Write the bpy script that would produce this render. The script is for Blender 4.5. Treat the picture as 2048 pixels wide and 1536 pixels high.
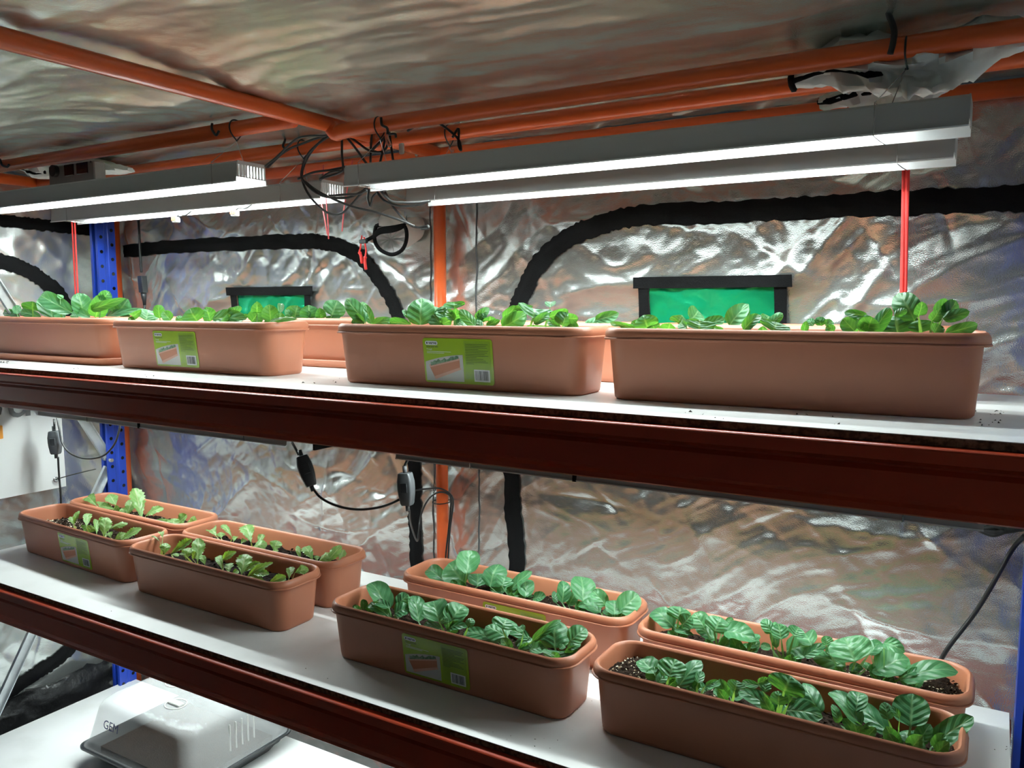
import bpy, math, random
import numpy as np
from mathutils import Vector, Matrix

for o in list(bpy.data.objects):
    bpy.data.objects.remove(o)
SC = bpy.context.scene
COL = SC.collection
H = 1.5                      # camera height above the tent floor
RND = random.Random(7)

# ------------------------------------------------------------------ camera
F_PX, YAW, PIT, ROL = 1627.2, -0.538077, 0.100001, -0.001147
_cy, _sy, _cp, _sp = math.cos(YAW), math.sin(YAW), math.cos(PIT), math.sin(PIT)
FW = Vector((_sy * _cp, _cy * _cp, -_sp))
_R0 = Vector((_cy, -_sy, 0)); _U0 = _R0.cross(FW)
RT = _R0 * math.cos(ROL) + _U0 * math.sin(ROL)
UP = _U0 * math.cos(ROL) - _R0 * math.sin(ROL)
cam = bpy.data.cameras.new('camera')
cam.sensor_width = 36; cam.lens = F_PX / 2048 * 36; cam.clip_start = 0.01
camo = bpy.data.objects.new('camera', cam); COL.objects.link(camo)
camo.matrix_world = Matrix(((RT.x, UP.x, -FW.x, 0), (RT.y, UP.y, -FW.y, 0), (RT.z, UP.z, -FW.z, H), (0, 0, 0, 1)))
SC.camera = camo
CAM = Vector((0, 0, H))

# ------------------------------------------------------------------ world, exposure
wd = bpy.data.worlds.new('world'); SC.world = wd; wd.use_nodes = True
wd.node_tree.nodes['Background'].inputs[0].default_value = (0.8, 0.9, 1.0, 1)
wd.node_tree.nodes['Background'].inputs[1].default_value = 0.02
SC.view_settings.view_transform = 'Standard'
SC.view_settings.look = 'None'
SC.view_settings.gamma = 1
SC.view_settings.use_curve_mapping = False
SC.view_settings.exposure = 0.08
LAMP_STRENGTH = 86.0          # the LED tubes are the only lamps of the tent

def ray(x, y): return FW + RT * ((x - 1024) / F_PX) - UP * ((y - 768) / F_PX)
def oY(x, y, Y): d = ray(x, y); return CAM + d * (Y / d.y)
def oX(x, y, X): d = ray(x, y); return CAM + d * (X / d.x)
def oZ(x, y, Z): d = ray(x, y); return CAM + d * ((Z - H) / d.z)

# ------------------------------------------------------------------ materials
def mat(name, col=(.5, .5, .5), rough=.5, metal=0.0, bump=None, var=None, emit=0, spec=None, coat=0, alpha=None, trans=0):
    m = bpy.data.materials.new(name); m.use_nodes = True
    nt = m.node_tree; b = nt.nodes['Principled BSDF']
    b.inputs['Base Color'].default_value = (*col, 1)
    b.inputs['Roughness'].default_value = rough
    b.inputs['Metallic'].default_value = metal
    if spec is not None: b.inputs['Specular IOR Level'].default_value = spec
    if coat: b.inputs['Coat Weight'].default_value = coat; b.inputs['Coat Roughness'].default_value = .15
    if trans: b.inputs['Transmission Weight'].default_value = trans
    if alpha is not None: b.inputs['Alpha'].default_value = alpha
    if emit:
        b.inputs['Emission Color'].default_value = (*col, 1); b.inputs['Emission Strength'].default_value = emit
    tc = None
    if bump or var:
        tc = nt.nodes.new('ShaderNodeTexCoord')
    if bump:
        n = nt.nodes.new('ShaderNodeTexNoise'); n.inputs['Scale'].default_value = bump[0]; n.inputs['Detail'].default_value = 4
        bp = nt.nodes.new('ShaderNodeBump'); bp.inputs['Strength'].default_value = bump[1]; bp.inputs['Distance'].default_value = bump[2] if len(bump) > 2 else .002
        nt.links.new(tc.outputs['Object'], n.inputs['Vector']); nt.links.new(n.outputs['Fac'], bp.inputs['Height']); nt.links.new(bp.outputs['Normal'], b.inputs['Normal'])
    if var:   # (scale, other colour, low, high)
        n = nt.nodes.new('ShaderNodeTexNoise'); n.inputs['Scale'].default_value = var[0]; n.inputs['Detail'].default_value = 5
        r = nt.nodes.new('ShaderNodeValToRGB'); r.color_ramp.elements[0].position = var[2]; r.color_ramp.elements[1].position = var[3]
        r.color_ramp.elements[0].color = (*var[1], 1); r.color_ramp.elements[1].color = (*col, 1)
        nt.links.new(tc.outputs['Object'], n.inputs['Vector']); nt.links.new(n.outputs['Fac'], r.inputs['Fac']); nt.links.new(r.outputs['Color'], b.inputs['Base Color'])
    return m

def foil(name, col, rough):
    m = mat(name, col, rough, .84); nt = m.node_tree; b = nt.nodes['Principled BSDF']
    tc = nt.nodes.new('ShaderNodeTexCoord')
    n1 = nt.nodes.new('ShaderNodeTexNoise'); n1.noise_type = 'RIDGED_MULTIFRACTAL'; n1.inputs['Scale'].default_value = 3.2; n1.inputs['Detail'].default_value = 5; n1.inputs['Distortion'].default_value = .8
    mp = nt.nodes.new('ShaderNodeMapping'); mp.inputs['Rotation'].default_value = (.5, .5, .3); mp.inputs['Scale'].default_value = (1, 1.6, 2.2)
    n2 = nt.nodes.new('ShaderNodeTexVoronoi'); n2.inputs['Scale'].default_value = 420
    b1 = nt.nodes.new('ShaderNodeBump'); b1.inputs['Strength'].default_value = .5; b1.inputs['Distance'].default_value = .009
    b2 = nt.nodes.new('ShaderNodeBump'); b2.inputs['Strength'].default_value = .22; b2.inputs['Distance'].default_value = .001
    L = nt.links.new
    L(tc.outputs['Object'], mp.inputs['Vector']); L(mp.outputs['Vector'], n1.inputs['Vector']); L(tc.outputs['Object'], n2.inputs['Vector'])
    L(n1.outputs['Fac'], b1.inputs['Height']); L(n2.outputs['Distance'], b2.inputs['Height'])
    L(b1.outputs['Normal'], b2.inputs['Normal']); L(b2.outputs['Normal'], b.inputs['Normal'])
    return m

def leaf_mat(name, c_dark, c_light, c_vein, nv=6.0, vs=.5):
    m = bpy.data.materials.new(name); m.use_nodes = True; nt = m.node_tree; L = nt.links.new
    b = nt.nodes['Principled BSDF']; b.inputs['Roughness'].default_value = .33
    uv = nt.nodes.new('ShaderNodeUVMap'); sx = nt.nodes.new('ShaderNodeSeparateXYZ'); L(uv.outputs[0], sx.inputs[0])
    def M(op, a, c=None, d=None):
        n = nt.nodes.new('ShaderNodeMath'); n.operation = op
        for i, v in enumerate((a, c, d)):
            if v is None: continue
            if isinstance(v, (int, float)): n.inputs[i].default_value = v
            else: L(v, n.inputs[i])
        return n.outputs[0]
    au = M('ABSOLUTE', M('MULTIPLY_ADD', sx.outputs[0], 2.0, -1.0))
    midr = M('SMOOTH_MIN', 1.0, M('MULTIPLY', au, 9.0), .2)          # 0 on the midrib
    saw = M('FRACT', M('MULTIPLY_ADD', au, -1.5, M('MULTIPLY', sx.outputs[1], nv)))
    tri = M('ABSOLUTE', M('SUBTRACT', saw, .5))                        # 0 on a side vein
    side = M('MINIMUM', 1.0, M('MULTIPLY', tri, 9.0))
    vein = M('MULTIPLY', midr, M('MULTIPLY_ADD', side, .45, .55))
    tc = nt.nodes.new('ShaderNodeTexCoord')
    nz = nt.nodes.new('ShaderNodeTexNoise'); nz.inputs['Scale'].default_value = 35; L(tc.outputs['Object'], nz.inputs['Vector'])
    oi = nt.nodes.new('ShaderNodeObjectInfo')
    mix1 = nt.nodes.new('ShaderNodeMix'); mix1.data_type = 'RGBA'
    mix1.inputs['A'].default_value = (*c_dark, 1); mix1.inputs['B'].default_value = (*c_light, 1)
    L(M('MULTIPLY_ADD', oi.outputs['Random'], .6, M('MULTIPLY', nz.outputs['Fac'], .4)), mix1.inputs['Factor'])
    mix2 = nt.nodes.new('ShaderNodeMix'); mix2.data_type = 'RGBA'; mix2.inputs['A'].default_value = (*c_vein, 1)
    L(mix1.outputs['Result'], mix2.inputs['B']); L(vein, mix2.inputs['Factor'])
    L(mix2.outputs['Result'], b.inputs['Base Color'])
    bp = nt.nodes.new('ShaderNodeBump'); bp.inputs['Strength'].default_value = vs; bp.inputs['Distance'].default_value = .004
    hgt = M('MULTIPLY', tri, midr); L(hgt, bp.inputs['Height']); L(bp.outputs['Normal'], b.inputs['Normal'])
    tr = nt.nodes.new('ShaderNodeBsdfTranslucent'); 
    mc = nt.nodes.new('ShaderNodeMix'); mc.data_type = 'RGBA'; mc.blend_type = 'MULTIPLY'; mc.inputs['Factor'].default_value = 1
    mc.inputs['B'].default_value = (1.6, 1.5, .35, 1); L(mix2.outputs['Result'], mc.inputs['A']); L(mc.outputs['Result'], tr.inputs['Color'])
    ms = nt.nodes.new('ShaderNodeMixShader'); ms.inputs[0].default_value = .38
    L(b.outputs[0], ms.inputs[1]); L(tr.outputs[0], ms.inputs[2]); L(ms.outputs[0], nt.nodes['Material Output'].inputs[0])
    return m

M = dict(
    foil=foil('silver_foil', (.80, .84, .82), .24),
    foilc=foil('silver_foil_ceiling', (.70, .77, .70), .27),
    terra=mat('terracotta_plastic', (.475, .178, .096), .42, bump=(900, .05), var=(3, (.44, .162, .088), .3, .7)),
    terra2=mat('terracotta_plastic_saucer', (.49, .185, .10), .45),
    white=mat('white_melamine', (.88, .885, .88), .32, var=(9, (.80, .805, .79), .25, .5), bump=(160, .03)),
    chip=mat('chipboard_edge', (.20, .13, .085), .9, var=(160, (.07, .045, .03), .4, .6), bump=(300, .5), spec=.1),
    beam=mat('red_orange_paint', (.40, .045, .014), .28, spec=.6, bump=(60, .03)),
    orange=mat('orange_paint', (.70, .115, .025), .32, bump=(40, .02)),
    blue=mat('blue_paint', (.012, .045, .36), .35),
    galv=mat('galvanised_steel', (.62, .65, .66), .42, .7, var=(20, (.5, .53, .55), .4, .6)),
    steel=mat('bright_steel', (.75, .75, .75), .25, 1.0),
    black=mat('black_webbing', (.006, .006, .0065), .8, spec=.12, bump=(500, .5)),
    plastic=mat('black_plastic', (.022, .024, .027), .42),
    greyplastic=mat('dark_grey_plastic', (.07, .075, .08), .42),
    cable=mat('black_cable', (.012, .012, .012), .45),
    lamp=mat('lamp_grey_metal', (.48, .475, .465), .5, .0),
    lampin=mat('lamp_white_reflector', (.86, .87, .87), .35),
    tube=mat('led_tube', (.885, 1.0, .985), .3, emit=LAMP_STRENGTH),
    green=mat('green_film', (.01, .40, .17), .18, .55, bump=(16, .5, .01)),
    red=mat('red_cord', (.80, .045, .04), .6),
    pink=mat('pink_strap', (.75, .12, .13), .6),
    fabric=mat('grey_sleeve_fabric', (.74, .77, .74), .6, bump=(30, .4, .006)),
    silvercloth=mat('silver_lining', (.85, .86, .86), .45, .0, bump=(40, .5, .006)),
    paper=mat('white_banner', (.80, .81, .80), .55, bump=(6, .2, .01)),
    ink=mat('grey_ink', (.12, .12, .12), .6),
    inkorange=mat('orange_ink', (.85, .33, .03), .6),
    stick=mat('sticker_green', (.34, .50, .025), .25, coat=.3),
    stick2=mat('sticker_dark_green', (.26, .42, .02), .3, coat=.3),
    stickwhite=mat('sticker_white', (.82, .83, .82), .3, coat=.3),
    stickgrey=mat('sticker_stone_grey', (.60, .59, .56), .3, coat=.3),
    stickink=mat('sticker_black_ink', (.03, .03, .03), .4),
    stickpot=mat('sticker_print_terracotta', (.58, .22, .12), .35),
    stickrim=mat('sticker_print_rim', (.75, .42, .32), .35),
    stickleaf=mat('sticker_print_leaves', (.10, .20, .10), .4, var=(220, (.24, .36, .24), .45, .55)),
    soil=mat('potting_soil', (.030, .018, .012), .95, var=(140, (.012, .008, .006), .35, .65), bump=(260, .9, .004), spec=.08),
    soil2=mat('dark_potting_soil', (.018, .011, .009), .95, var=(140, (.008, .006, .005), .35, .65), bump=(260, .9, .004), spec=.08),
    perlite=mat('perlite', (.62, .54, .40), .9),
    pak=leaf_mat('pak_choi_leaf', (.045, .185, .075), (.095, .285, .12), (.19, .39, .20), 4.6, .45),
    lettuce=leaf_mat('lettuce_leaf', (.14, .31, .075), (.24, .42, .15), (.40, .50, .25), 5.0, .35),
    stem=mat('pale_stem', (.42, .58, .25), .45),
    tray=mat('black_tray', (.018, .020, .022), .38),
    lid=None,
    pen=mat('blue_pen', (.02, .025, .12), .5),
    tarp=mat('black_sheet', (.012, .012, .013), .35, bump=(18, .6, .02)),
    floor=mat('tent_floor', (.05, .05, .05), .5, bump=(10, .4, .01)),
    crumb=mat('soil_crumb', (.03, .022, .018), .95),
    dark=mat('dark_screen', (.004, .004, .005), .2),
    ctrl=mat('controller_grey', (.22, .225, .225), .5),
    amber=mat('amber_lever', (.8, .25, .08), .4),
    clear=mat('clear_housing', (.75, .75, .72), .2, trans=.5),
)
# misty clear plastic of the propagator lid
_m = mat('misted_clear_plastic', (.75, .76, .76), .18, bump=(500, .25)); M['lid'] = _m
_nt = _m.node_tree; _tr = _nt.nodes.new('ShaderNodeBsdfTransparent'); _ms = _nt.nodes.new('ShaderNodeMixShader'); _ms.inputs[0].default_value = .3
_nt.links.new(_tr.outputs[0], _ms.inputs[1]); _nt.links.new(_nt.nodes['Principled BSDF'].outputs[0], _ms.inputs[2]); _nt.links.new(_ms.outputs[0], _nt.nodes['Material Output'].inputs[0])

# ------------------------------------------------------------------ mesh helpers
class MB:
    def __init__(s): s.v = []; s.f = []; s.uv = None
    def add(s, vs, fs):
        k = len(s.v); s.v += [tuple(v) for v in vs]; s.f += [tuple(i + k for i in f) for f in fs]; return s
    def box(s, x0, x1, y0, y1, z0, z1):
        return s.add([(x, y, z) for z in (z0, z1) for y in (y0, y1) for x in (x0, x1)],
                     [(0, 2, 3, 1), (4, 5, 7, 6), (0, 1, 5, 4), (2, 6, 7, 3), (0, 4, 6, 2), (1, 3, 7, 5)])
    def bbox(s, x0, x1, y0, y1, z0, z1, b):    # bevelled box: eight-sided loft
        rs = []
        for z, i in ((z0, b), (z0 + b, 0), (z1 - b, 0), (z1, b)):
            X0, X1, Y0, Y1 = x0 + i, x1 - i, y0 + i, y1 - i
            rs.append([(X0 + b, Y0, z), (X1 - b, Y0, z), (X1, Y0 + b, z), (X1, Y1 - b, z), (X1 - b, Y1, z), (X0 + b, Y1, z), (X0, Y1 - b, z), (X0, Y0 + b, z)])
        return s.loft(rs, True, True)
    def loft(s, rings, cap0=False, cap1=False, closed=True):
        n = len(rings[0]); vs = [p for r in rings for p in r]; fs = []
        for i in range(len(rings) - 1):
            for j in range(n if closed else n - 1):
                a = i * n + j; b = i * n + (j + 1) % n
                fs.append((a, b, b + n, a + n))
        if cap0: fs.append(tuple(reversed(range(n))))
        if cap1: fs.append(tuple(range((len(rings) - 1) * n, len(rings) * n)))
        return s.add(vs, fs)
    def tube(s, pts, r, n=8, smooth=0, caps=True):
        P = [Vector(p) for p in pts]
        if smooth and len(P) > 2: P = catmull(P, smooth)
        rr = r if callable(r) else (lambda t: r)
        rings = []; prev = None
        for i, p in enumerate(P):
            t = (P[min(i + 1, len(P) - 1)] - P[max(i - 1, 0)])
            if t.length < 1e-9: t = Vector((0, 0, 1))
            t.normalize()
            if prev is None:
                a = Vector((0, 0, 1)) if abs(t.z) < .9 else Vector((1, 0, 0)); u = t.cross(a).normalized()
            else:
                u = prev - t * prev.dot(t)
                if u.length < 1e-6: u = t.orthogonal()
                u.normalize()
            prev = u; w = t.cross(u); R = rr(i / max(1, len(P) - 1))
            rings.append([p + (u * math.cos(k * 2 * math.pi / n) + w * math.sin(k * 2 * math.pi / n)) * R for k in range(n)])
        return s.loft(rings, caps, caps)
    def extr(s, prof, axis_a, axis_b):   # closed profile (list of (y,z)) from x=a to x=b
        return s.loft([[(axis_a, y, z) for y, z in prof], [(axis_b, y, z) for y, z in prof]], True, True)
    def prism(s, pts, z0, z1):           # polygon in xy, thickness in z
        return s.loft([[(x, y, z0) for x, y in pts], [(x, y, z1) for x, y in pts]], True, True)
    def build(s, name, m, parent=None, smooth=False, loc=None, rot=None):
        me = bpy.data.meshes.new(name); me.from_pydata(s.v, [], s.f); me.update()
        if smooth: me.polygons.foreach_set('use_smooth', [True] * len(me.polygons))
        if smooth == 'auto':
            try: me.set_sharp_from_angle(angle=math.radians(38))
            except Exception: pass
        if m: me.materials.append(M[m] if isinstance(m, str) else m)
        return link(name, me, parent, loc, rot)

def link(name, me, parent=None, loc=None, rot=None):
    o = bpy.data.objects.new(name, me); COL.objects.link(o)
    if parent: o.parent = parent
    if loc is not None: o.location = loc
    if rot is not None: o.rotation_euler = rot
    return o

def catmull(P, n):
    out = []
    Q = [P[0] * 2 - P[1]] + P + [P[-1] * 2 - P[-2]]
    for i in range(1, len(Q) - 2):
        for k in range(n):
            t = k / n; a, b, c, d = Q[i - 1:i + 3]
            out.append(.5 * ((2 * b) + (c - a) * t + (2 * a - 5 * b + 4 * c - d) * t * t + (3 * b - a - 3 * c + d) * t ** 3))
    out.append(P[-1]); return out

def thing(name, label, cat, loc=(0, 0, 0), rz=0, group=None):
    o = bpy.data.objects.new(name, None); COL.objects.link(o); o.location = loc; o.rotation_euler = (0, 0, rz)
    o.empty_display_size = .05; return tag(o, label, cat, group)
def tag(o, label, cat, group=None):
    o['label'] = label; o['category'] = cat
    if group: o['group'] = group
    return o
def struct(o): o['kind'] = 'structure'; return o

def rrect(a, b, r, z, n=6):
    pts = []
    for cx, cy, a0 in ((a - r, b - r, 0), (-a + r, b - r, 90), (-a + r, -b + r, 180), (a - r, -b + r, 270)):
        for k in range(n + 1):
            t = math.radians(a0 + 90 * k / n); pts.append((cx + r * math.cos(t), cy + r * math.sin(t), z))
    return pts

def text_mesh(txt, size, bold=0):
    c = bpy.data.curves.new('txt', 'FONT'); c.body = txt; c.size = size; c.offset = bold; c.resolution_u = 3
    o = bpy.data.objects.new('txt', c); COL.objects.link(o)
    bpy.context.view_layer.update()
    me = bpy.data.meshes.new_from_object(o.evaluated_get(bpy.context.evaluated_depsgraph_get()))
    bpy.data.objects.remove(o); return me

# value noise on numpy arrays
_lat = np.random.RandomState(3).rand(256, 256)
def vn(x, y):
    xi = np.floor(x).astype(int); yi = np.floor(y).astype(int); fx = x - xi; fy = y - yi
    fx = fx * fx * (3 - 2 * fx); fy = fy * fy * (3 - 2 * fy)
    g = lambda i, j: _lat[i & 255, j & 255]
    return (g(xi, yi) * (1 - fx) + g(xi + 1, yi) * fx) * (1 - fy) + (g(xi, yi + 1) * (1 - fx) + g(xi + 1, yi + 1) * fx) * fy
def fbm(x, y, o=4):
    s = 0; a = 1; t = 0
    for k in range(o): s = s + a * vn(x * 2 ** k + 17 * k, y * 2 ** k + 31 * k); t += a; a *= .5
    return s / t
def ridge(x, y, o=3):
    s = 0; a = 1; t = 0
    for k in range(o):
        s = s + a * (1 - np.abs(2 * vn(x * 1.9 ** k + 7 * k, y * 1.9 ** k + 3 * k) - 1)) ** 1.5; t += a; a *= .5
    return s / t
def wrinkle(u, v, ang, seed, big=1.0):
    u = np.asarray(u, float) + seed; v = np.asarray(v, float) + seed * .37
    c, s = math.cos(ang), math.sin(ang); p = u * c + v * s; q = -u * s + v * c
    wx = fbm(u * 1.3, v * 1.3, 3) - .5; wy = fbm(u * 1.3 + 9, v * 1.3 + 5, 3) - .5
    p = p + .5 * wx; q = q + .5 * wy
    return big * (.022 * (fbm(u * 1.6, v * 1.6, 2) - .5) + .017 * (ridge(p * 1.4, q * 4.5, 2) - .5)
                  + .0100 * (ridge(p * 4 + 3, q * 9, 3) - .5) + .0040 * (ridge(p * 11, q * 17, 3) - .5) + .0012 * (ridge(u * 37 + 5, v * 41, 2) - .5))

class Creases:
    """straight sharp folds scattered over a sheet"""
    def __init__(s, n, lu, lv, ang, spread, seed, amp):
        r = np.random.RandomState(seed); s.cx = r.uniform(0, lu, n); s.cy = r.uniform(0, lv, n)
        a = r.normal(ang, spread, n); s.c = np.cos(a); s.s = np.sin(a)
        s.L = r.uniform(.03, .32, n); s.w = r.uniform(.006, .022, n); s.A = r.uniform(.3, 1, n) * amp * r.choice([-1, 1, 1], n)
        s.b = r.normal(0, .5, n)
    def __call__(s, u, v):
        u = np.asarray(u, float); v = np.asarray(v, float); h = np.zeros_like(u)
        if u.size == 1:
            du = float(u.ravel()[0]) - s.cx; dv = float(v.ravel()[0]) - s.cy; p = du * s.c + dv * s.s; q = -du * s.s + dv * s.c + s.b * p * p
            m = np.abs(p) < s.L
            return h + float(np.sum((s.A * np.exp(-np.abs(q) / s.w) * np.cos(p / s.L * 1.5708) ** 2)[m]))
        for k in range(len(s.cx)):
            du = u - s.cx[k]; dv = v - s.cy[k]; p = du * s.c[k] + dv * s.s[k]; q = -du * s.s[k] + dv * s.c[k] + s.b[k] * p * p
            m = (np.abs(p) < s.L[k]) & (np.abs(q) < s.w[k] * 6)
            h[m] += s.A[k] * np.exp(-np.abs(q[m]) / s.w[k]) * np.cos(p[m] / s.L[k] * 1.5708) ** 2
        return h

def sheet(name, m, origin, du, dv, nu, nv, nrm, hf):
    U, V = np.meshgrid(np.linspace(0, 1, nu + 1), np.linspace(0, 1, nv + 1))
    O, DU, DV, N = (np.array(t, float) for t in (origin, du, dv, nrm))
    lu, lv = np.linalg.norm(DU), np.linalg.norm(DV)
    h = hf(U * lu, V * lv)
    P = O + U[..., None] * DU + V[..., None] * DV + h[..., None] * N
    i = np.arange(nv)[:, None] * (nu + 1) + np.arange(nu)[None]
    Fs = np.stack([i, i + 1, i + nu + 2, i + nu + 1], -1).reshape(-1, 4)
    me = bpy.data.meshes.new(name); me.from_pydata(P.reshape(-1, 3), [], Fs.tolist()); me.update()
    me.polygons.foreach_set('use_smooth', [True] * len(me.polygons)); me.materials.append(M[m])
    return struct(link(name, me))

# ------------------------------------------------------------------ the tent shell
XL, XR, YB, YF, ZC = -2.82, 0.19, 1.875, -1.35, H + .425
CR_B = Creases(520, 3.01, 1.93, -.55, .55, 4, .0060)
CR_L = Creases(380, 3.2, 1.93, .5, .6, 5, .0060)
CR_C = Creases(180, 3.01, 3.2, .1, .35, 6, .0040)
def h_back(u, v): return wrinkle(u, v, .55, 2.0, 1.0) + CR_B(u, v) - .004
def h_left(u, v): return wrinkle(u, v, -.5, 11.0, .9) + CR_L(u, v)
def h_ceil(u, v): return wrinkle(u, v, .12, 21.0, .8) + .006 * (ridge(u * .8 + 4, v * 7, 2) - .5) + CR_C(u, v)
wall_back = sheet('wall_back', 'foil', (XL, YB, 0), (XR - XL, 0, 0), (0, 0, ZC), 560, 360, (0, -1, 0), h_back)
wall_left = sheet('wall_left', 'foil', (XL, YF, 0), (0, YB - YF, 0), (0, 0, ZC), 400, 240, (1, 0, 0), h_left)
wall_right = sheet('wall_right', 'foil', (XR, YF, 0), (0, YB - YF, 0), (0, 0, ZC), 130, 80, (-1, 0, 0), lambda u, v: wrinkle(u, v, .4, 33.0))
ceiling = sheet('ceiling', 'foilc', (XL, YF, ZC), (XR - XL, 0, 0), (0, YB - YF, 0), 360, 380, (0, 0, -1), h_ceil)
floor = sheet('floor', 'floor', (XL, YF, 0), (XR - XL, 0, 0), (0, YB - YF, 0), 60, 60, (0, 0, 1), lambda u, v: wrinkle(u, v, .2, 50.) * .2)
def yback(x, z): return YB - float(h_back(np.array([x - XL]), np.array([z]))[0])
def xleft(y, z): return XL + float(h_left(np.array([y - YF]), np.array([z]))[0])

def tape(name, pts, w, parent, axis, m='black', lift=.004, rag=.003):
    """fabric tape following the wall: pts are (a, z) along the wall; axis 'x' back wall, 'y' left wall"""
    P = catmull([Vector((a, z, 0)) for a, z in pts], 14)
    mb = MB(); rings = []
    for i, p in enumerate(P):
        t = (P[min(i + 1, len(P) - 1)] - P[max(i - 1, 0)]).normalized(); nrm = Vector((-t.y, t.x, 0))
        row = []
        for k in range(7):
            s = (k / 6 - .5) * w + (RND.uniform(-rag, rag) if k in (0, 6) else 0)
            q = p + nrm * s; lf = lift + (.0022 if k in (2, 3, 4) else 0) + (.0015 if k == 3 else 0)
            if axis == 'x': row.append((q.x, yback(q.x, q.y) - lf, q.y))
            else: row.append((xleft(q.x, q.y) + lf, q.x, q.y))
        rings.append(row)
    mb.loft(rings, closed=False)
    return mb.build(name, m, parent, True)

def bp(x, y): p = oY(x, y, YB - .006); return (p.x, p.z)      # photo pixel on the back wall
def lp(x, y): p = oX(x, y, XL + .006); return (p.y, p.z)      # photo pixel on the left wall
tape('zipper_tape', [bp(*p) for p in ((246, 502), (330, 494), (480, 487), (600, 482), (660, 488), (712, 510), (755, 560), (785, 610), (806, 690), (818, 800), (822, 920), (826, 1020), (830, 1140), (836, 1300))], .045, wall_back, 'x')
tape('zipper_tape', [bp(*p) for p in ((1016, 1330), (1030, 1150), (1020, 1000), (1016, 900), (1018, 760), (1030, 640), (1042, 590), (1075, 530), (1130, 480), (1200, 450), (1280, 432), (1450, 424), (1650, 413), (1850, 404), (2046, 396), (2200, 392))], .050, wall_back, 'x')
tape('zipper_tape', [lp(*p) for p in ((-160, 427), (0, 440), (60, 447), (120, 453), (186, 460))], .040, wall_left, 'y')
tape('zipper_tape', [lp(*p) for p in ((-140, 500), (-60, 506), (0, 522), (40, 534), (80, 556), (115, 585), (140, 625), (150, 690), (152, 760))], .050, wall_left, 'y')
tape('zipper_tape', [lp(*p) for p in ((-40, 1425), (20, 1385), (70, 1350), (110, 1322), (150, 1285), (175, 1230), (180, 1150))], .052, wall_left, 'y')
for px in (857, 950):      # stitched seams of the pole sleeve
    x = bp(px, 500)[0]
    MB().tube([(x + .001 * math.sin(i * 2.1), yback(x, z) - .002, z) for i, z in enumerate(np.linspace(.2, ZC - .03, 60))], .0016, 5).build('seam', 'greyplastic', wall_back)

def tent_window(n, x0, x1, ztop, zbot):
    mb = MB(); nx, nz = 40, 24; vs = []; fs = []
    for j in range(nz + 1):
        for i in range(nx + 1):
            x = x0 + (x1 - x0) * i / nx; z = zbot + (ztop - zbot) * j / nz
            vs.append((x, yback(x, z) - .003 - .011 * float(ridge(np.array([x * 7 + n]), np.array([z * 16 + x * 5]), 3)[0]), z))
    for j in range(nz):
        for i in range(nx):
            a = j * (nx + 1) + i; fs.append((a, a + 1, a + nx + 2, a + nx + 1))
    w = struct(mb.add(vs, fs).build('window_%d' % n, 'green', None, True))
    tw = .027
    def strip(xa, xb, za, zb, dl):
        m2 = MB(); y = lambda x, z: yback(x, z) - .014 - dl
        N = 12; rings = []
        for i in range(N + 1):
            t = i / N
            if xb - xa > zb - za: x = xa + (xb - xa) * t; rings.append([(x, y(x, za), za), (x, y(x, zb), zb)])
            else: z = za + (zb - za) * t; rings.append([(xb, y(xb, z), z), (xa, y(xa, z), z)])
        m2.loft(rings, closed=False).build('frame_strip', 'black', w, True)
    strip(x0 - tw, x0, zbot - tw, ztop + .006, 0); strip(x1, x1 + tw, zbot - tw, ztop + .006, 0)
    strip(x0 - tw - .012, x1 + tw + .012, ztop, ztop + tw, .003); strip(x0 - tw - .012, x1 + tw + .012, zbot - tw, zbot, .003)
(a, z1), (b, _) = bp(474, 591), bp(608, 588); tent_window(1, a, b, z1, z1 - .19)
(a, z1), (b, _) = bp(1301, 577), bp(1550, 574); tent_window(2, a, b, z1, z1 - .20)

# ------------------------------------------------------------------ tent frame
fr = thing('tent_frame', 'orange painted tube frame of the grow tent with poles and ceiling pipes', 'tent frame', (-1.33, 1.84, 0))
def fpart(name, pts, r, smooth=0):
    off = Vector(fr.location)
    return MB().tube([Vector(p) - off for p in pts], r, 14, smooth).build(name, 'orange', fr, True)
ZP = H + .400; XC = -1.327; YP = 1.838
fpart('pole', [(XC, YP, 0), (XC, YP, ZP)], .017)
fpart('pole', [(-2.782, 1.838, 0), (-2.782, 1.838, ZP)], .017)
fpart('pole', [(.15, 1.838, 0), (.15, 1.838, ZP)], .017)
fpart('ceiling_pipe', [(XC, YF + .03, ZP + .002), (XC, YP, ZP + .002)], .017)
fpart('ceiling_pipe', [(XL + .03, YP, ZP), (.16, YP, ZP)], .017)
fpart('ceiling_pipe', [(-2.79, YF + .03, ZP), (-2.79, YP, ZP)], .017)
fpart('ceiling_pipe', [(XC - .02, 1.325, ZP - .002), (-2.78, 1.325, ZP - .002)], .017)
fpart('ceiling_pipe', [(XC - .02, 1.575, ZP - .002), (-2.78, 1.575, ZP - .002)], .017)
for yy, drop in ((1.416, .016), (1.565, .016)):     # right hand hanging pipes with bent flattened ends
    fpart('ceiling_pipe', [(XC - .004, yy, ZP + .004), (XC + .006, yy, ZP - .006), (XC + .022, yy, ZP - drop - .004), (XC + .06, yy, ZP - drop), (XC + .3, yy, ZP - drop + .002), (.15, yy, ZP - .012)], .017, 4)
for x in (XC - .06, XC + .06):
    MB().tube([Vector((x, YP - .017, ZP)) - Vector(fr.location), Vector((x, YP - .022, ZP)) - Vector(fr.location)], .005, 8).build('screw', 'steel', fr)

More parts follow.
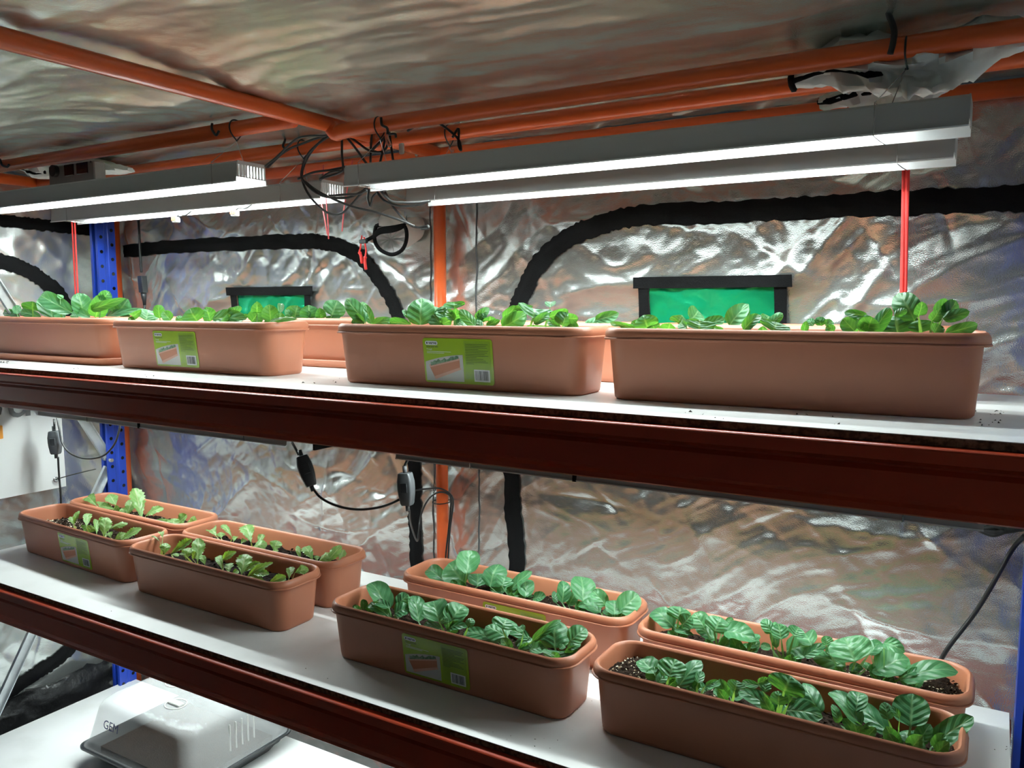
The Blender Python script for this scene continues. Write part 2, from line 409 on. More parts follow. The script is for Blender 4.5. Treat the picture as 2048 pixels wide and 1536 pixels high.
# ------------------------------------------------------------------ rack
ZU, ZL, ZT = H - .1716, H - .7787, H - 1.378          # tops of the three boards
Y0, Y1 = 1.16, 1.757
rack = thing('pallet_rack', 'blue and orange steel shelving rack with grey diagonal braces', 'shelving rack', (-1.30, 1.45, 0))
RO = Vector(rack.location)
def rpart(mb, name, m, smooth=False, parent=rack):
    if parent is rack: mb.v = [(x - RO.x, y - RO.y, z - RO.z) for x, y, z in mb.v]
    return mb.build(name, m, parent, smooth)
def beam(z, y, s):
    t = .0125; top = z - t; P = lambda d, h: (y + s * d, top - h)
    prof = [P(.003, 0), P(.001, .0006), P(-.001, .002), P(-.002, .0045), P(-.002, .020), P(.004, .023), P(.015, .028), P(.016, .031), P(.010, .037), P(.006, .072), P(.004, .076), P(-.003, .080), P(-.003, .088), P(.0, .0905), P(.042, .0905), P(.042, 0)]
    if s < 0: prof = prof[::-1]
    o = rpart(MB().extr(prof, -2.655, .058), 'beam', 'beam')
    return o
for z in (ZU, ZL, ZT):
    beam(z, Y0 - .014, 1); beam(z, Y1, -1)
def upright(xi, sx, y, sy):
    """C section post; xi inner side face, sx direction away from the bay, y outer face, sy towards the rack's inside"""
    W, D, t = .042, .066, .003
    X = lambda d: xi + sx * d; Y = lambda d: y + sy * d
    pr = [(0, D), (0, D * .62), (.003, D * .58), (.003, D * .42), (0, D * .38), (0, 0), (W, 0), (W, D), (W - .012, D), (W - .012, D - t), (W - t, D - t), (W - t, t), (t, t), (t, D * .38), (t + .003, D * .42), (t + .003, D * .58), (t, D * .62), (t, D - t), (.012, D - t), (.012, D)]
    pts = [(X(a), Y(b)) for a, b in pr]
    if sx * sy < 0: pts = pts[::-1]
    o = rpart(MB().prism(pts, 0.0, H + .36), 'upright', 'blue')
    mb = MB()
    zz = .05
    while zz < H + .34:
        for d, dz in ((D * .20, 0), (D * .80, .025)):
            c = (X(-.0006), Y(d), zz + dz); n = 8
            ring = [(c[0], c[1] + .0062 * math.cos(k * 2 * math.pi / n), c[2] + .0062 * math.sin(k * 2 * math.pi / n)) for k in range(n)]
            mb.add(ring, [tuple(range(n)) if sx < 0 else tuple(reversed(range(n)))])
        zz += .05
    h = rpart(mb, 'punched_holes', 'dark'); h.parent = o; h.location = (0, 0, 0); h['kind'] = 'stuff'
    rpart(MB().bbox(min(X(-.01), X(W + .01)), max(X(-.01), X(W + .01)), min(Y(-.01), Y(D + .01)), max(Y(-.01), Y(D + .01)), 0.0, .006, .001), 'foot_plate', 'galv')
    return o
upright(-2.66, -1, 1.758, -1); upright(-2.66, -1, 1.148, 1); upright(.062, 1, 1.758, -1); upright(.062, 1, 1.148, 1)
def brace(x, a, b):
    (ya, za), (yb, zb) = a, b
    d = Vector((0, yb - ya, zb - za)).normalized(); n = Vector((0, -d.z, d.y)); mb = MB()
    A, B = Vector((x, ya, za)), Vector((x, yb, zb)); ex = Vector((1, 0, 0))
    prof = [(-.016, 0), (.016, 0), (.016, .012), (.013, .012), (.013, .002), (-.013, .002), (-.013, .012), (-.016, .012)]
    mb.loft([[P + n * s + ex * t for s, t in prof] for P in (A, B)], True, True)
    rpart(mb, 'brace', 'galv')
    for P in (A, B):
        rpart(MB().tube([P + ex * .001 + d * 0, P + ex * .016], .006, 6), 'bolt', 'steel')
for xx in (-2.690, .080):
    brace(xx, (1.705, H - .545), (1.20, H + .36)); brace(xx, (1.705, H - .580), (1.20, .06))
p = oX(220, 920, -2.658); rpart(MB().tube([p, p + Vector((.012, 0, 0))], .007, 6), 'bolt', 'steel')

def board(z, label, cat):
    t = thing('shelf_board', label, cat, (-1.30, (Y0 + Y1) / 2, z - .0125))
    a = (2.68 - .055) / 2
    MB().bbox(-1.38, 1.355, -.2965, .2965, .0004, .0115, .0008).build('core', 'chip', t)
    MB().box(-1.3795, 1.3545, -.296, .296, .0115, .0125).build('white_face', 'white', t)
    return t
board(ZU, 'white melamine shelf board carrying the row of leafy troughs under the ceiling lamps', 'shelf board')
board(ZL, 'white melamine shelf board below, with seedlings in its troughs', 'shelf board')
board(ZT, 'white bottom board under the clear propagator lid', 'shelf board')

# ------------------------------------------------------------------ grow lamps
def lamp(x0, x1, yf, z, label, group, ml=.06, mr=.06, w=.09, hh=.046):
    t = thing('grow_lamp', label, 'lamp', ((x0 + x1) / 2, yf + w / 2, z), 0, group)
    a = (x1 - x0) / 2; b = w / 2; th = .0012
    out = [(-b, 0), (-b + .004, hh * .9), (-b + .010, hh), (b - .010, hh), (b - .004, hh * .9), (b, 0)]
    inn = [(b - th, 0), (b - .004 - th, hh * .9 - th), (b - .010 - th, hh - th), (-b + .010 + th, hh - th), (-b + .004 + th, hh * .9 - th), (-b + th, 0)]
    MB().loft([[(-a, y, zz) for y, zz in reversed(out)], [(a, y, zz) for y, zz in reversed(out)]], closed=False).build('hood', 'lamp', t)
    MB().loft([[(-a, y, zz) for y, zz in reversed(inn)], [(a, y, zz) for y, zz in reversed(inn)]], closed=False).build('inner_reflector', 'lampin', t)
    for s in (-1, 1):      # rolled lips
        MB().box(-a, a, s * b - .002, s * b + .002, -.0018, .0006).build('lip', 'lampin', t)
    MB().box(-a + .03, a - .03, -.012, .012, hh - .012, hh - .002).build('tube_holder', 'lampin', t)
    pts = []
    for k in range(13): an = math.pi + math.pi * k / 12; pts.append((.011 * math.cos(an), hh - .012 + .011 * math.sin(an)))
    MB().loft([[(x, y, zz) for y, zz in pts] for x in (-a + ml, a - mr)], True, True, False).build('led_tube', 'tube', t, 'auto')
    for s in (-a + ml - .012, a - mr + .012): MB().bbox(s - .012, s + .012, -.014, .014, hh - .028, hh - .001, .002).build('end_cap', 'lamp', t)
    # slotted end plates
    for s in (-1, 1):
        e = MB().box(s * a - .001, s * a + .001, -b + .006, b - .006, hh * .82, hh).box(s * a - .001, s * a + .001, -b + .003, b - .003, .010, hh * .25)
        N = 9
        for k in range(N + 1):
            y = -b + .005 + (w - .010) * k / N; e.box(s * a - .001, s * a + .001, y - .0016, y + .0016, hh * .2, hh * .85)
        e.build('vent_plate', 'lamp', t)
    return t
def hang_wire(t, xs, top, z, yf, w=.09, hh=.046):
    """thin wire sling round the hood, running up to a point on the pipe"""
    c = Vector(t.location)
    for x in xs:
        X = x - c.x; b = w / 2 + .002
        MB().tube([(X, b, hh + .001), (X, b, -.003), (X - .004, 0, -.004), (X - .008, -b, -.003), (X - .008, -b, hh + .001), (X, b, hh + .001)], .0009, 5).build('wire_sling', 'steel', t)
        tp = Vector((x + .03, top[0], top[1])) - c
        MB().tube([(X - .008, -b, hh), tp + Vector((0, 0, -.03)), (X, b, hh)], .0009, 5).build('hanging_wire', 'steel', t)
        MB().tube([tp + Vector((.003, 0, -.030)), tp + Vector((0, -.014, -.014)), tp + Vector((0, -.0185, .002)), tp + Vector((0, -.010, .016)), tp + Vector((0, .010, .016)), tp + Vector((0, .0185, .002)), tp + Vector((0, .014, -.014)), tp + Vector((0, 0, -.030))], .0016, 6, 4).build('cable_tie', 'cable', t, True)
UPG = 'lamps hanging from the ceiling pipes'
l1 = lamp(-1.262, -.052, 1.388, H + .257, 'long grey reflector lamp over plain trough, hung from the right-hand front pipe', UPG, .06, .12)
hang_wire(l1, (-1.21, -.172), (1.416, ZP - .016), 0, 0)
l2 = lamp(-1.224, -.078, 1.560, H + .2385, 'long grey reflector lamp in front of the orange centre pole, close to the back wall', UPG, .06, .12)
hang_wire(l2, (-1.13, -.155), (1.565, ZP - .016), 0, 0)
l3 = lamp(-2.690, -1.490, 1.285, H + .2735, 'long grey reflector lamp over the left planters with a slotted end, nearer the shelf front', UPG, .09, .05)
hang_wire(l3, (-1.56,), (1.325, ZP), 0, 0)
l4 = lamp(-2.650, -1.470, 1.530, H + .261, 'long grey reflector lamp ending beside the blue upright, behind its twin', UPG, .09, .05)
hang_wire(l4, (-1.60, -2.55), (1.575, ZP), 0, 0)
MIG = 'lamps under the upper shelf'
l5 = lamp(-2.672, -1.546, 1.465, H - .3625, 'flat grey lamp fixed under the upper shelf above the lettuce seedlings', MIG, w=.10, hh=.05)
l6 = lamp(-1.190, -.004, 1.465, H - .3605, 'flat grey lamp fixed under the upper shelf above the large pak choi troughs', MIG, w=.10, hh=.05)
for l, xs in ((l5, (-2.40, -1.70)), (l6, (-.98, -.12))):
    for x in xs:
        c = Vector(l.location); b = .052
        MB().tube([Vector((x - c.x, -b, .09)), Vector((x - c.x, -b, -.002)), Vector((x - c.x + .012, 0, -.006)), Vector((x - c.x + .02, b, -.002)), Vector((x - c.x + .02, b, .09))], .0015, 6).build('support_wire', 'steel', l)
        MB().box(x - c.x + .25, x - c.x + .258, -b - .001, b + .001, -.003, .052).build('black_strap', 'black', l)
LOG = 'lamps under the lower shelf'
l7 = lamp(-2.600, -1.400, 1.465, ZL - .185, 'grey lamp fixed under the lower shelf above the propagator', LOG, w=.10, hh=.05)
l8 = lamp(-1.190, -.010, 1.465, ZL - .185, 'grey lamp fixed under the lower shelf, to the right of the propagator', LOG, w=.10, hh=.05)
for l in (l7, l8):
    for x in (-.45, .45):
        MB().tube([(x, -.052, .16), (x, -.052, -.002), (x + .012, 0, -.006), (x + .02, .052, -.002), (x + .02, .052, .16)], .0015, 6).build('support_wire', 'steel', l)

# ------------------------------------------------------------------ troughs
RIMZ, SOILZ = .127, .092
def trough_mesh():
    R = [(.279, .0585, .030, 0), (.283, .0625, .033, .004), (.2840, .0635, .034, .010), (.2905, .0745, .040, .104), (.2912, .075, .040, .1065),
         (.3010, .0805, .046, .1065), (.302, .0815, .047, .108), (.3015, .081, .046, .1095), (.2990, .079, .045, .1105), (.3003, .080, .046, .114), (.2996, .0793, .045, .120),
         (.2965, .0768, .043, .125), (.2930, .0735, .041, .127), (.2903, .0708, .039, .1255), (.2885, .0692, .038, .121), (.2870, .0678, .037, .110), (.2800, .0585, .032, .006)]
    mb = MB().loft([rrect(*r) for r in R], True, True)
    me = bpy.data.meshes.new('trough_body'); me.from_pydata(mb.v, [], mb.f); me.update()
    me.polygons.foreach_set('use_smooth', [True] * len(me.polygons)); me.set_sharp_from_angle(angle=math.radians(50)); me.materials.append(M['terra'])
    return me
TROUGH = trough_mesh()
def saucer_mesh():
    R = [(.290, .070, .035, 0), (.293, .073, .036, .003), (.302, .082, .042, .018), (.3035, .0835, .043, .0195), (.302, .082, .042, .021), (.300, .080, .041, .0195), (.291, .071, .036, .004)]
    mb = MB().loft([rrect(*r) for r in R], True, True)
    me = bpy.data.meshes.new('saucer'); me.from_pydata(mb.v, [], mb.f); me.update()
    me.polygons.foreach_set('use_smooth', [True] * len(me.polygons)); me.set_sharp_from_angle(angle=math.radians(50)); me.materials.append(M['terra2'])
    return me
SAUCER = saucer_mesh()
def soil_parts(t, seed, m, perl, hump, pr=(-1, 1)):
    r = random.Random(seed); nx, ny = 84, 22
    t0 = (SOILZ) / .127
    A, B = .280 + (.288 - .280) * t0, .0585 + (.0685 - .0585) * t0
    vs = []; fs = []
    gx, gy = np.meshgrid(np.linspace(-1, 1, nx + 1), np.linspace(-1, 1, ny + 1))
    hz = .020 * (fbm(gx * 5 + seed, gy * 1.5 + seed, 3) - .5) + .012 * (fbm(gx * 38 + seed, gy * 10, 3) - .5) + hump(gx)
    for j in range(ny + 1):
        for i in range(nx + 1):
            u, v = gx[j, i], gy[j, i]; cr = .036; x, y = u * A, v * B
            ax, ay = abs(x) - (A - cr), abs(y) - (B - cr)
            if ax > 0 and ay > 0 and math.hypot(ax, ay) > cr:
                k = cr / math.hypot(ax, ay); x = math.copysign(A - cr + ax * k, x); y = math.copysign(B - cr + ay * k, y)
            vs.append((x, y, SOILZ - .012 + hz[j, i]))
    for j in range(ny):
        for i in range(nx):
            a = j * (nx + 1) + i; fs.append((a, a + 1, a + nx + 2, a + nx + 1))
    s = MB().add(vs, fs).build('soil', m, t, False)
    def bits(count, smin, smax, mm, name, lo=-1, hi=1):
        mb = MB()
        for _ in range(count):
            i = max(2, min(nx - 2, r.randrange(int((lo + 1) / 2 * nx), int((hi + 1) / 2 * nx) + 1))); j = r.randrange(2, ny - 1); p = Vector(vs[j * (nx + 1) + i]); q = r.uniform(smin, smax)
            vv = [p + Vector((r.uniform(-1, 1), r.uniform(-1, 1), r.uniform(.0, 1.4))) * q for _ in range(4)]
            mb.add(vv, [(0, 1, 2), (0, 3, 1), (1, 3, 2), (0, 2, 3)])
        b = mb.build(name, mm, s); b['kind'] = 'stuff'
    bits(420, .002, .006, m, 'soil_lumps')
    if perl: bits(perl, .0016, .0040, 'perlite', 'perlite_grains', *pr)
    return s

def sticker(t, x0, faded=False, curl=False):
    W_, H_ = .163, .090; th = math.atan2(.0110, .094)
    zb = .0120; yb = -(.0635 + (zb - .010) * .11 / .94 + .0006)
    s = MB(); r = .006; pts = []
    for cx, cy, a0 in ((W_ - r, H_ - r, 0), (r, H_ - r, 90), (r, r, 180), (W_ - r, r, 270)):
        for k in range(5): an = math.radians(a0 + 22.5 * k); pts.append((cx + r * math.cos(an), cy + r * math.sin(an)))
    s.prism(pts, 0, .0003)
    o = s.build('sticker', 'stick', t, False, (x0, yb, zb), (math.pi / 2 + th, 0, 0))
    def q(x, y, w, h, m, name, z=.0004):
        return MB().box(x, x + w, y, y + h, z, z + .0001).build(name, m, o)
    def poly(pts, m, name, z): return MB().prism(pts, z, z + .0001).build(name, m, o)
    def txt(tx, size, x, y, m, name, bold=0):
        me = text_mesh(tx, size, bold); me.materials.append(M[m]); l = link(name, me, o, (x, y, .0008)); return l
    # right column slightly darker
    q(.098, .010, .060, .076, 'stick2', 'text_panel', .00035)
    # logo pill
    pr = .0042; pp = []
    for cx, a0 in ((.008 + .024, -90), (.008 + .002, 90)):
        for k in range(9): an = math.radians(a0 + 22.5 * k); pp.append((cx + pr * math.cos(an), .0800 + pr * math.sin(an)))
    poly(pp, 'stickwhite', 'logo_pill', .0005)
    txt('verve', .0085, .0145, .0778, 'stickink', 'logo_lettering', .0002)
    MB().prism([(.0105 + .0018 * math.cos(k * .785), .0800 + .0022 * math.sin(k * .785)) for k in range(8)], .0007, .0008).build('logo_mark', 'stickink', o)
    txt('Grow your own', .0043, .0085, .0715, 'stickink', 'slogan', .0001)
    txt('Trough', .0046, .0085, .0662, 'stickwhite', 'product_name')
    for i, (yy, w) in enumerate(((.0625, .058), (.0598, .042))): q(.0085, yy, w, .0008, 'stickwhite', 'fine_print')
    for i in range(13):
        q(.101, .079 - i * .0032, (.052, .048, .05, .03, .052, .05, .044, .052, .025, .04, .046, .05, .018)[i], .0007, 'stickink', 'fine_print', .0006)
    # printed picture
    arc = [(.004, .004), (.094, .004), (.094, .058)] + [(.094 - .090 * k / 8, .058 - .012 * (k / 8) ** 2 - .004 * (k / 8)) for k in range(1, 9)]
    poly(arc, 'stickgrey', 'printed_picture', .0005)
    poly([(.014, .030), (.086, .047), (.086, .051), (.078, .053), (.012, .036)], 'stickrim', 'printed_picture', .0006)
    poly([(.014, .0305), (.024, .011), (.086, .032), (.086, .047)], 'stickpot', 'printed_picture', .0007)
    poly([(.022, .0125), (.026, .007), (.089, .029), (.086, .033)], 'stickrim', 'printed_picture', .0008)
    lv = [(.016, .034), (.084, .050)]
    rr = random.Random(3)
    top = [(.084 - .068 * k / 14, .050 - .016 * k / 14 + rr.uniform(.004, .010)) for k in range(15)]
    poly(lv + top, 'stickleaf', 'printed_picture', .0008)
    # barcode
    q(.118, .006, .036, .024, 'stickwhite', 'barcode_panel', .0006)
    mb = MB(); x = .121; rr = random.Random(5)
    while x < .150:
        w = rr.choice((.0005, .0005, .001, .0014)); mb.box(x, x + w, .009, .0275, .0008, .0009); x += w + rr.choice((.0006, .0009, .0012))
    mb.build('barcode_bars', 'stickink', o)
    return o

POTS = {}
def pot(key, x, y, z, rz, label, group, stick=None, soil='soil', perl=0, pr=(-1, 1), hump=lambda g: 0 * g, seed=0, saucer=None):
    zz = z
    if saucer:
        s = tag(link('plant_saucer', SAUCER, None, (x, y, z), (0, 0, rz)), saucer, 'saucer', None); zz = z + .0035
    t = thing('planter_trough', label, 'planter', (x, y, zz), rz, group)
    link('trough_body', TROUGH, t)
    soil_parts(t, seed + 3, soil, perl, hump, pr)
    if stick is not None: sticker(t, stick)
    POTS[key] = (t, x, y, zz)
    return t
GU, GL = 'terracotta troughs on the upper shelf', 'terracotta troughs on the lower shelf'
pot('UF1', -2.375, 1.402, ZU, 0, 'terracotta trough on a saucer beside the red cords and blue upright', GU, saucer='terracotta saucer under the trough next to the red cords by the left wall', seed=1)
pot('UF2', -1.730, 1.384, ZU, .006, 'terracotta trough with curled green sticker on the upper shelf, left of centre', GU, stick=-.115, seed=2)
pot('UF3', -.934, 1.383, ZU, .012, 'terracotta trough with flat green sticker and barcode, below the orange centre pole', GU, stick=-.056, seed=3)
pot('UF4', -.308, 1.396, ZU, .035, 'terracotta trough with a plain bare front below the larger green window', GU, seed=4)
pot('UB1', -2.345, 1.668, ZU, 0, 'terracotta trough behind the saucer trough, against the blue upright', GU, seed=5)
pot('UB2', -1.69, 1.668, ZU, 0, 'terracotta trough standing in a saucer against the back wall under the small green window', GU, saucer='terracotta saucer under the rear trough below the small green window', seed=6)
pot('UB3', -.945, 1.662, ZU, 0, 'terracotta trough on the rear of the upper shelf behind the flat-stickered trough', GU, seed=7)
pot('UB4', -.330, 1.665, ZU, 0, 'terracotta trough on the rear of the upper shelf right below the larger green window', GU, seed=8)
pot('F1', -2.322, 1.408, ZL, -.045, 'terracotta trough of lettuce seedlings with green sticker, beside the banner', GL, stick=-.046, perl=420, pr=(-.95, .0), hump=lambda g: .012 * np.exp(-((g + .62) / .25) ** 2), seed=11)
pot('F2', -1.700, 1.375, ZL, -.01, 'terracotta trough of lettuce seedlings with a bare front on the shelf edge', GL, soil='soil2', seed=12)
pot('F3', -.940, 1.348, ZL, 0, 'terracotta trough of pak choi with a shaded green sticker on its front', GL, stick=-.086, perl=60, seed=13)
pot('F4', -.309, 1.354, ZL, 0, 'terracotta trough of pak choi with bare front and perlite soil heaped at one end', GL, perl=420, pr=(-1, -.2), hump=lambda g: .018 * np.exp(-((g + .88) / .18) ** 2), seed=14)
pot('B1', -2.335, 1.588, ZL, -.01, 'terracotta trough of lettuce seedlings touching the blue upright at the back', GL, perl=260, seed=15)
pot('B2', -1.704, 1.546, ZL, 0, 'terracotta trough of lettuce seedlings in dark bare soil at the back wall', GL, soil='soil2', seed=16)
pot('B3', -.926, 1.582, ZL, 0, 'terracotta trough of pak choi at the back below the orange pole, sticker half hidden', GL, stick=-.052, seed=17)
pot('B4', -.305, 1.560, ZL, 0, 'terracotta trough of pak choi at the back next to the black diagonal cable', GL, stick=-.083, perl=260, pr=(.3, 1), hump=lambda g: .012 * np.exp(-((g - .85) / .15) ** 2), seed=18)

# ------------------------------------------------------------------ plants
def leaf(name, root, base, tip, width, m, parent, origin, curl, cup, ragged, bend, roll, upw=0.0):
    """petiole root->base and blade base->tip as one cupped, arched surface"""
    root, base, tip = Vector(root), Vector(base), Vector(tip)
    ax = tip - base; L_ = ax.length
    if L_ < .004: return
    ax.normalize(); view = ((base + tip) / 2 - CAM).normalized()
    view_e = (view - Vector((0, 0, upw))).normalized(); wd_ = ax.cross(view_e)
    if wd_.length < .05: wd_ = ax.cross(Vector((0, 0, 1)))
    wd_.normalize(); nr = wd_.cross(ax)
    if nr.dot(view) > 0: nr = -nr; wd_ = -wd_
    q = Matrix.Rotation(roll, 3, ax); wd_ = q @ wd_; nr = q @ nr
    NV, NU = (20 if ragged else 14), 8
    vs, uvs, fs = [], [], []
    rr = random.Random(hash((round(tip.x, 4), round(tip.z, 4))) & 0xffff)
    # petiole: three narrow rows
    rows = []
    pet = (base - root).length
    if pet > .006:
        for k in range(4):
            t = k / 4; p = root.lerp(base, t) + nr * (-.15 * pet * math.sin(math.pi * t) * .5); rows.append((p, .0016 + .0014 * (1 - t), 0, -.0))
    for i in range(NV + 1):
        t = i / NV
        # obovate outline, rounded tip
        if not ragged:
            q_ = 2 * t ** .88 - 1; wv = max(0, 1 - abs(q_) ** 2.3) ** .52
        else:
            wv = max(0, math.sin(math.pi * min(1, t * .97 + .01) ** 1.5)) ** .75
        wv = max(wv, .06)
        hw = width * .5 * wv
        if ragged and 0 < i < NV: hw *= 1 + (.16 if i % 2 else -.16) * rr.uniform(.4, 1.2)
        arch = bend * L_ * (math.sin(math.pi * t * .5) - t) * 1.2 + curl * L_ * t ** 3 * -.35
        rows.append((base + ax * (L_ * t) + nr * arch, hw, t, cup))
    M_ = len(rows)
    ph = rr.uniform(0, 6)
    for ri, (p, hw, t, cp) in enumerate(rows):
        for j in range(NU + 1):
            u = j / NU * 2 - 1
            z = cp * hw * (u * u) + (.05 * hw * math.sin(u * 5 + t * 9 + ph) if t > 0 else 0)
            rip = hw * (.16 if ragged else .05) * math.sin(t * 17 + ph + (2 if u > 0 else 0)) * abs(u) ** 2
            v = p + wd_ * (u * hw * (1 - .12 * abs(cp) * u * u)) + nr * (z + rip)
            vs.append(v - origin); uvs.append(((u + 1) / 2 if t > 0 else .5, t))
    for i in range(M_ - 1):
        for j in range(NU):
            a = i * (NU + 1) + j; fs.append((a, a + 1, a + NU + 2, a + NU + 1))
    me = bpy.data.meshes.new(name); me.from_pydata([tuple(v) for v in vs], [], fs); me.update()
    me.polygons.foreach_set('use_smooth', [True] * len(me.polygons))
    ul = me.uv_layers.new(name='UVMap')
    for lp_ in me.loops: ul.data[lp_.index].uv = uvs[lp_.vertex_index]
    me.materials.append(M[m])
    return link(name, me, parent)

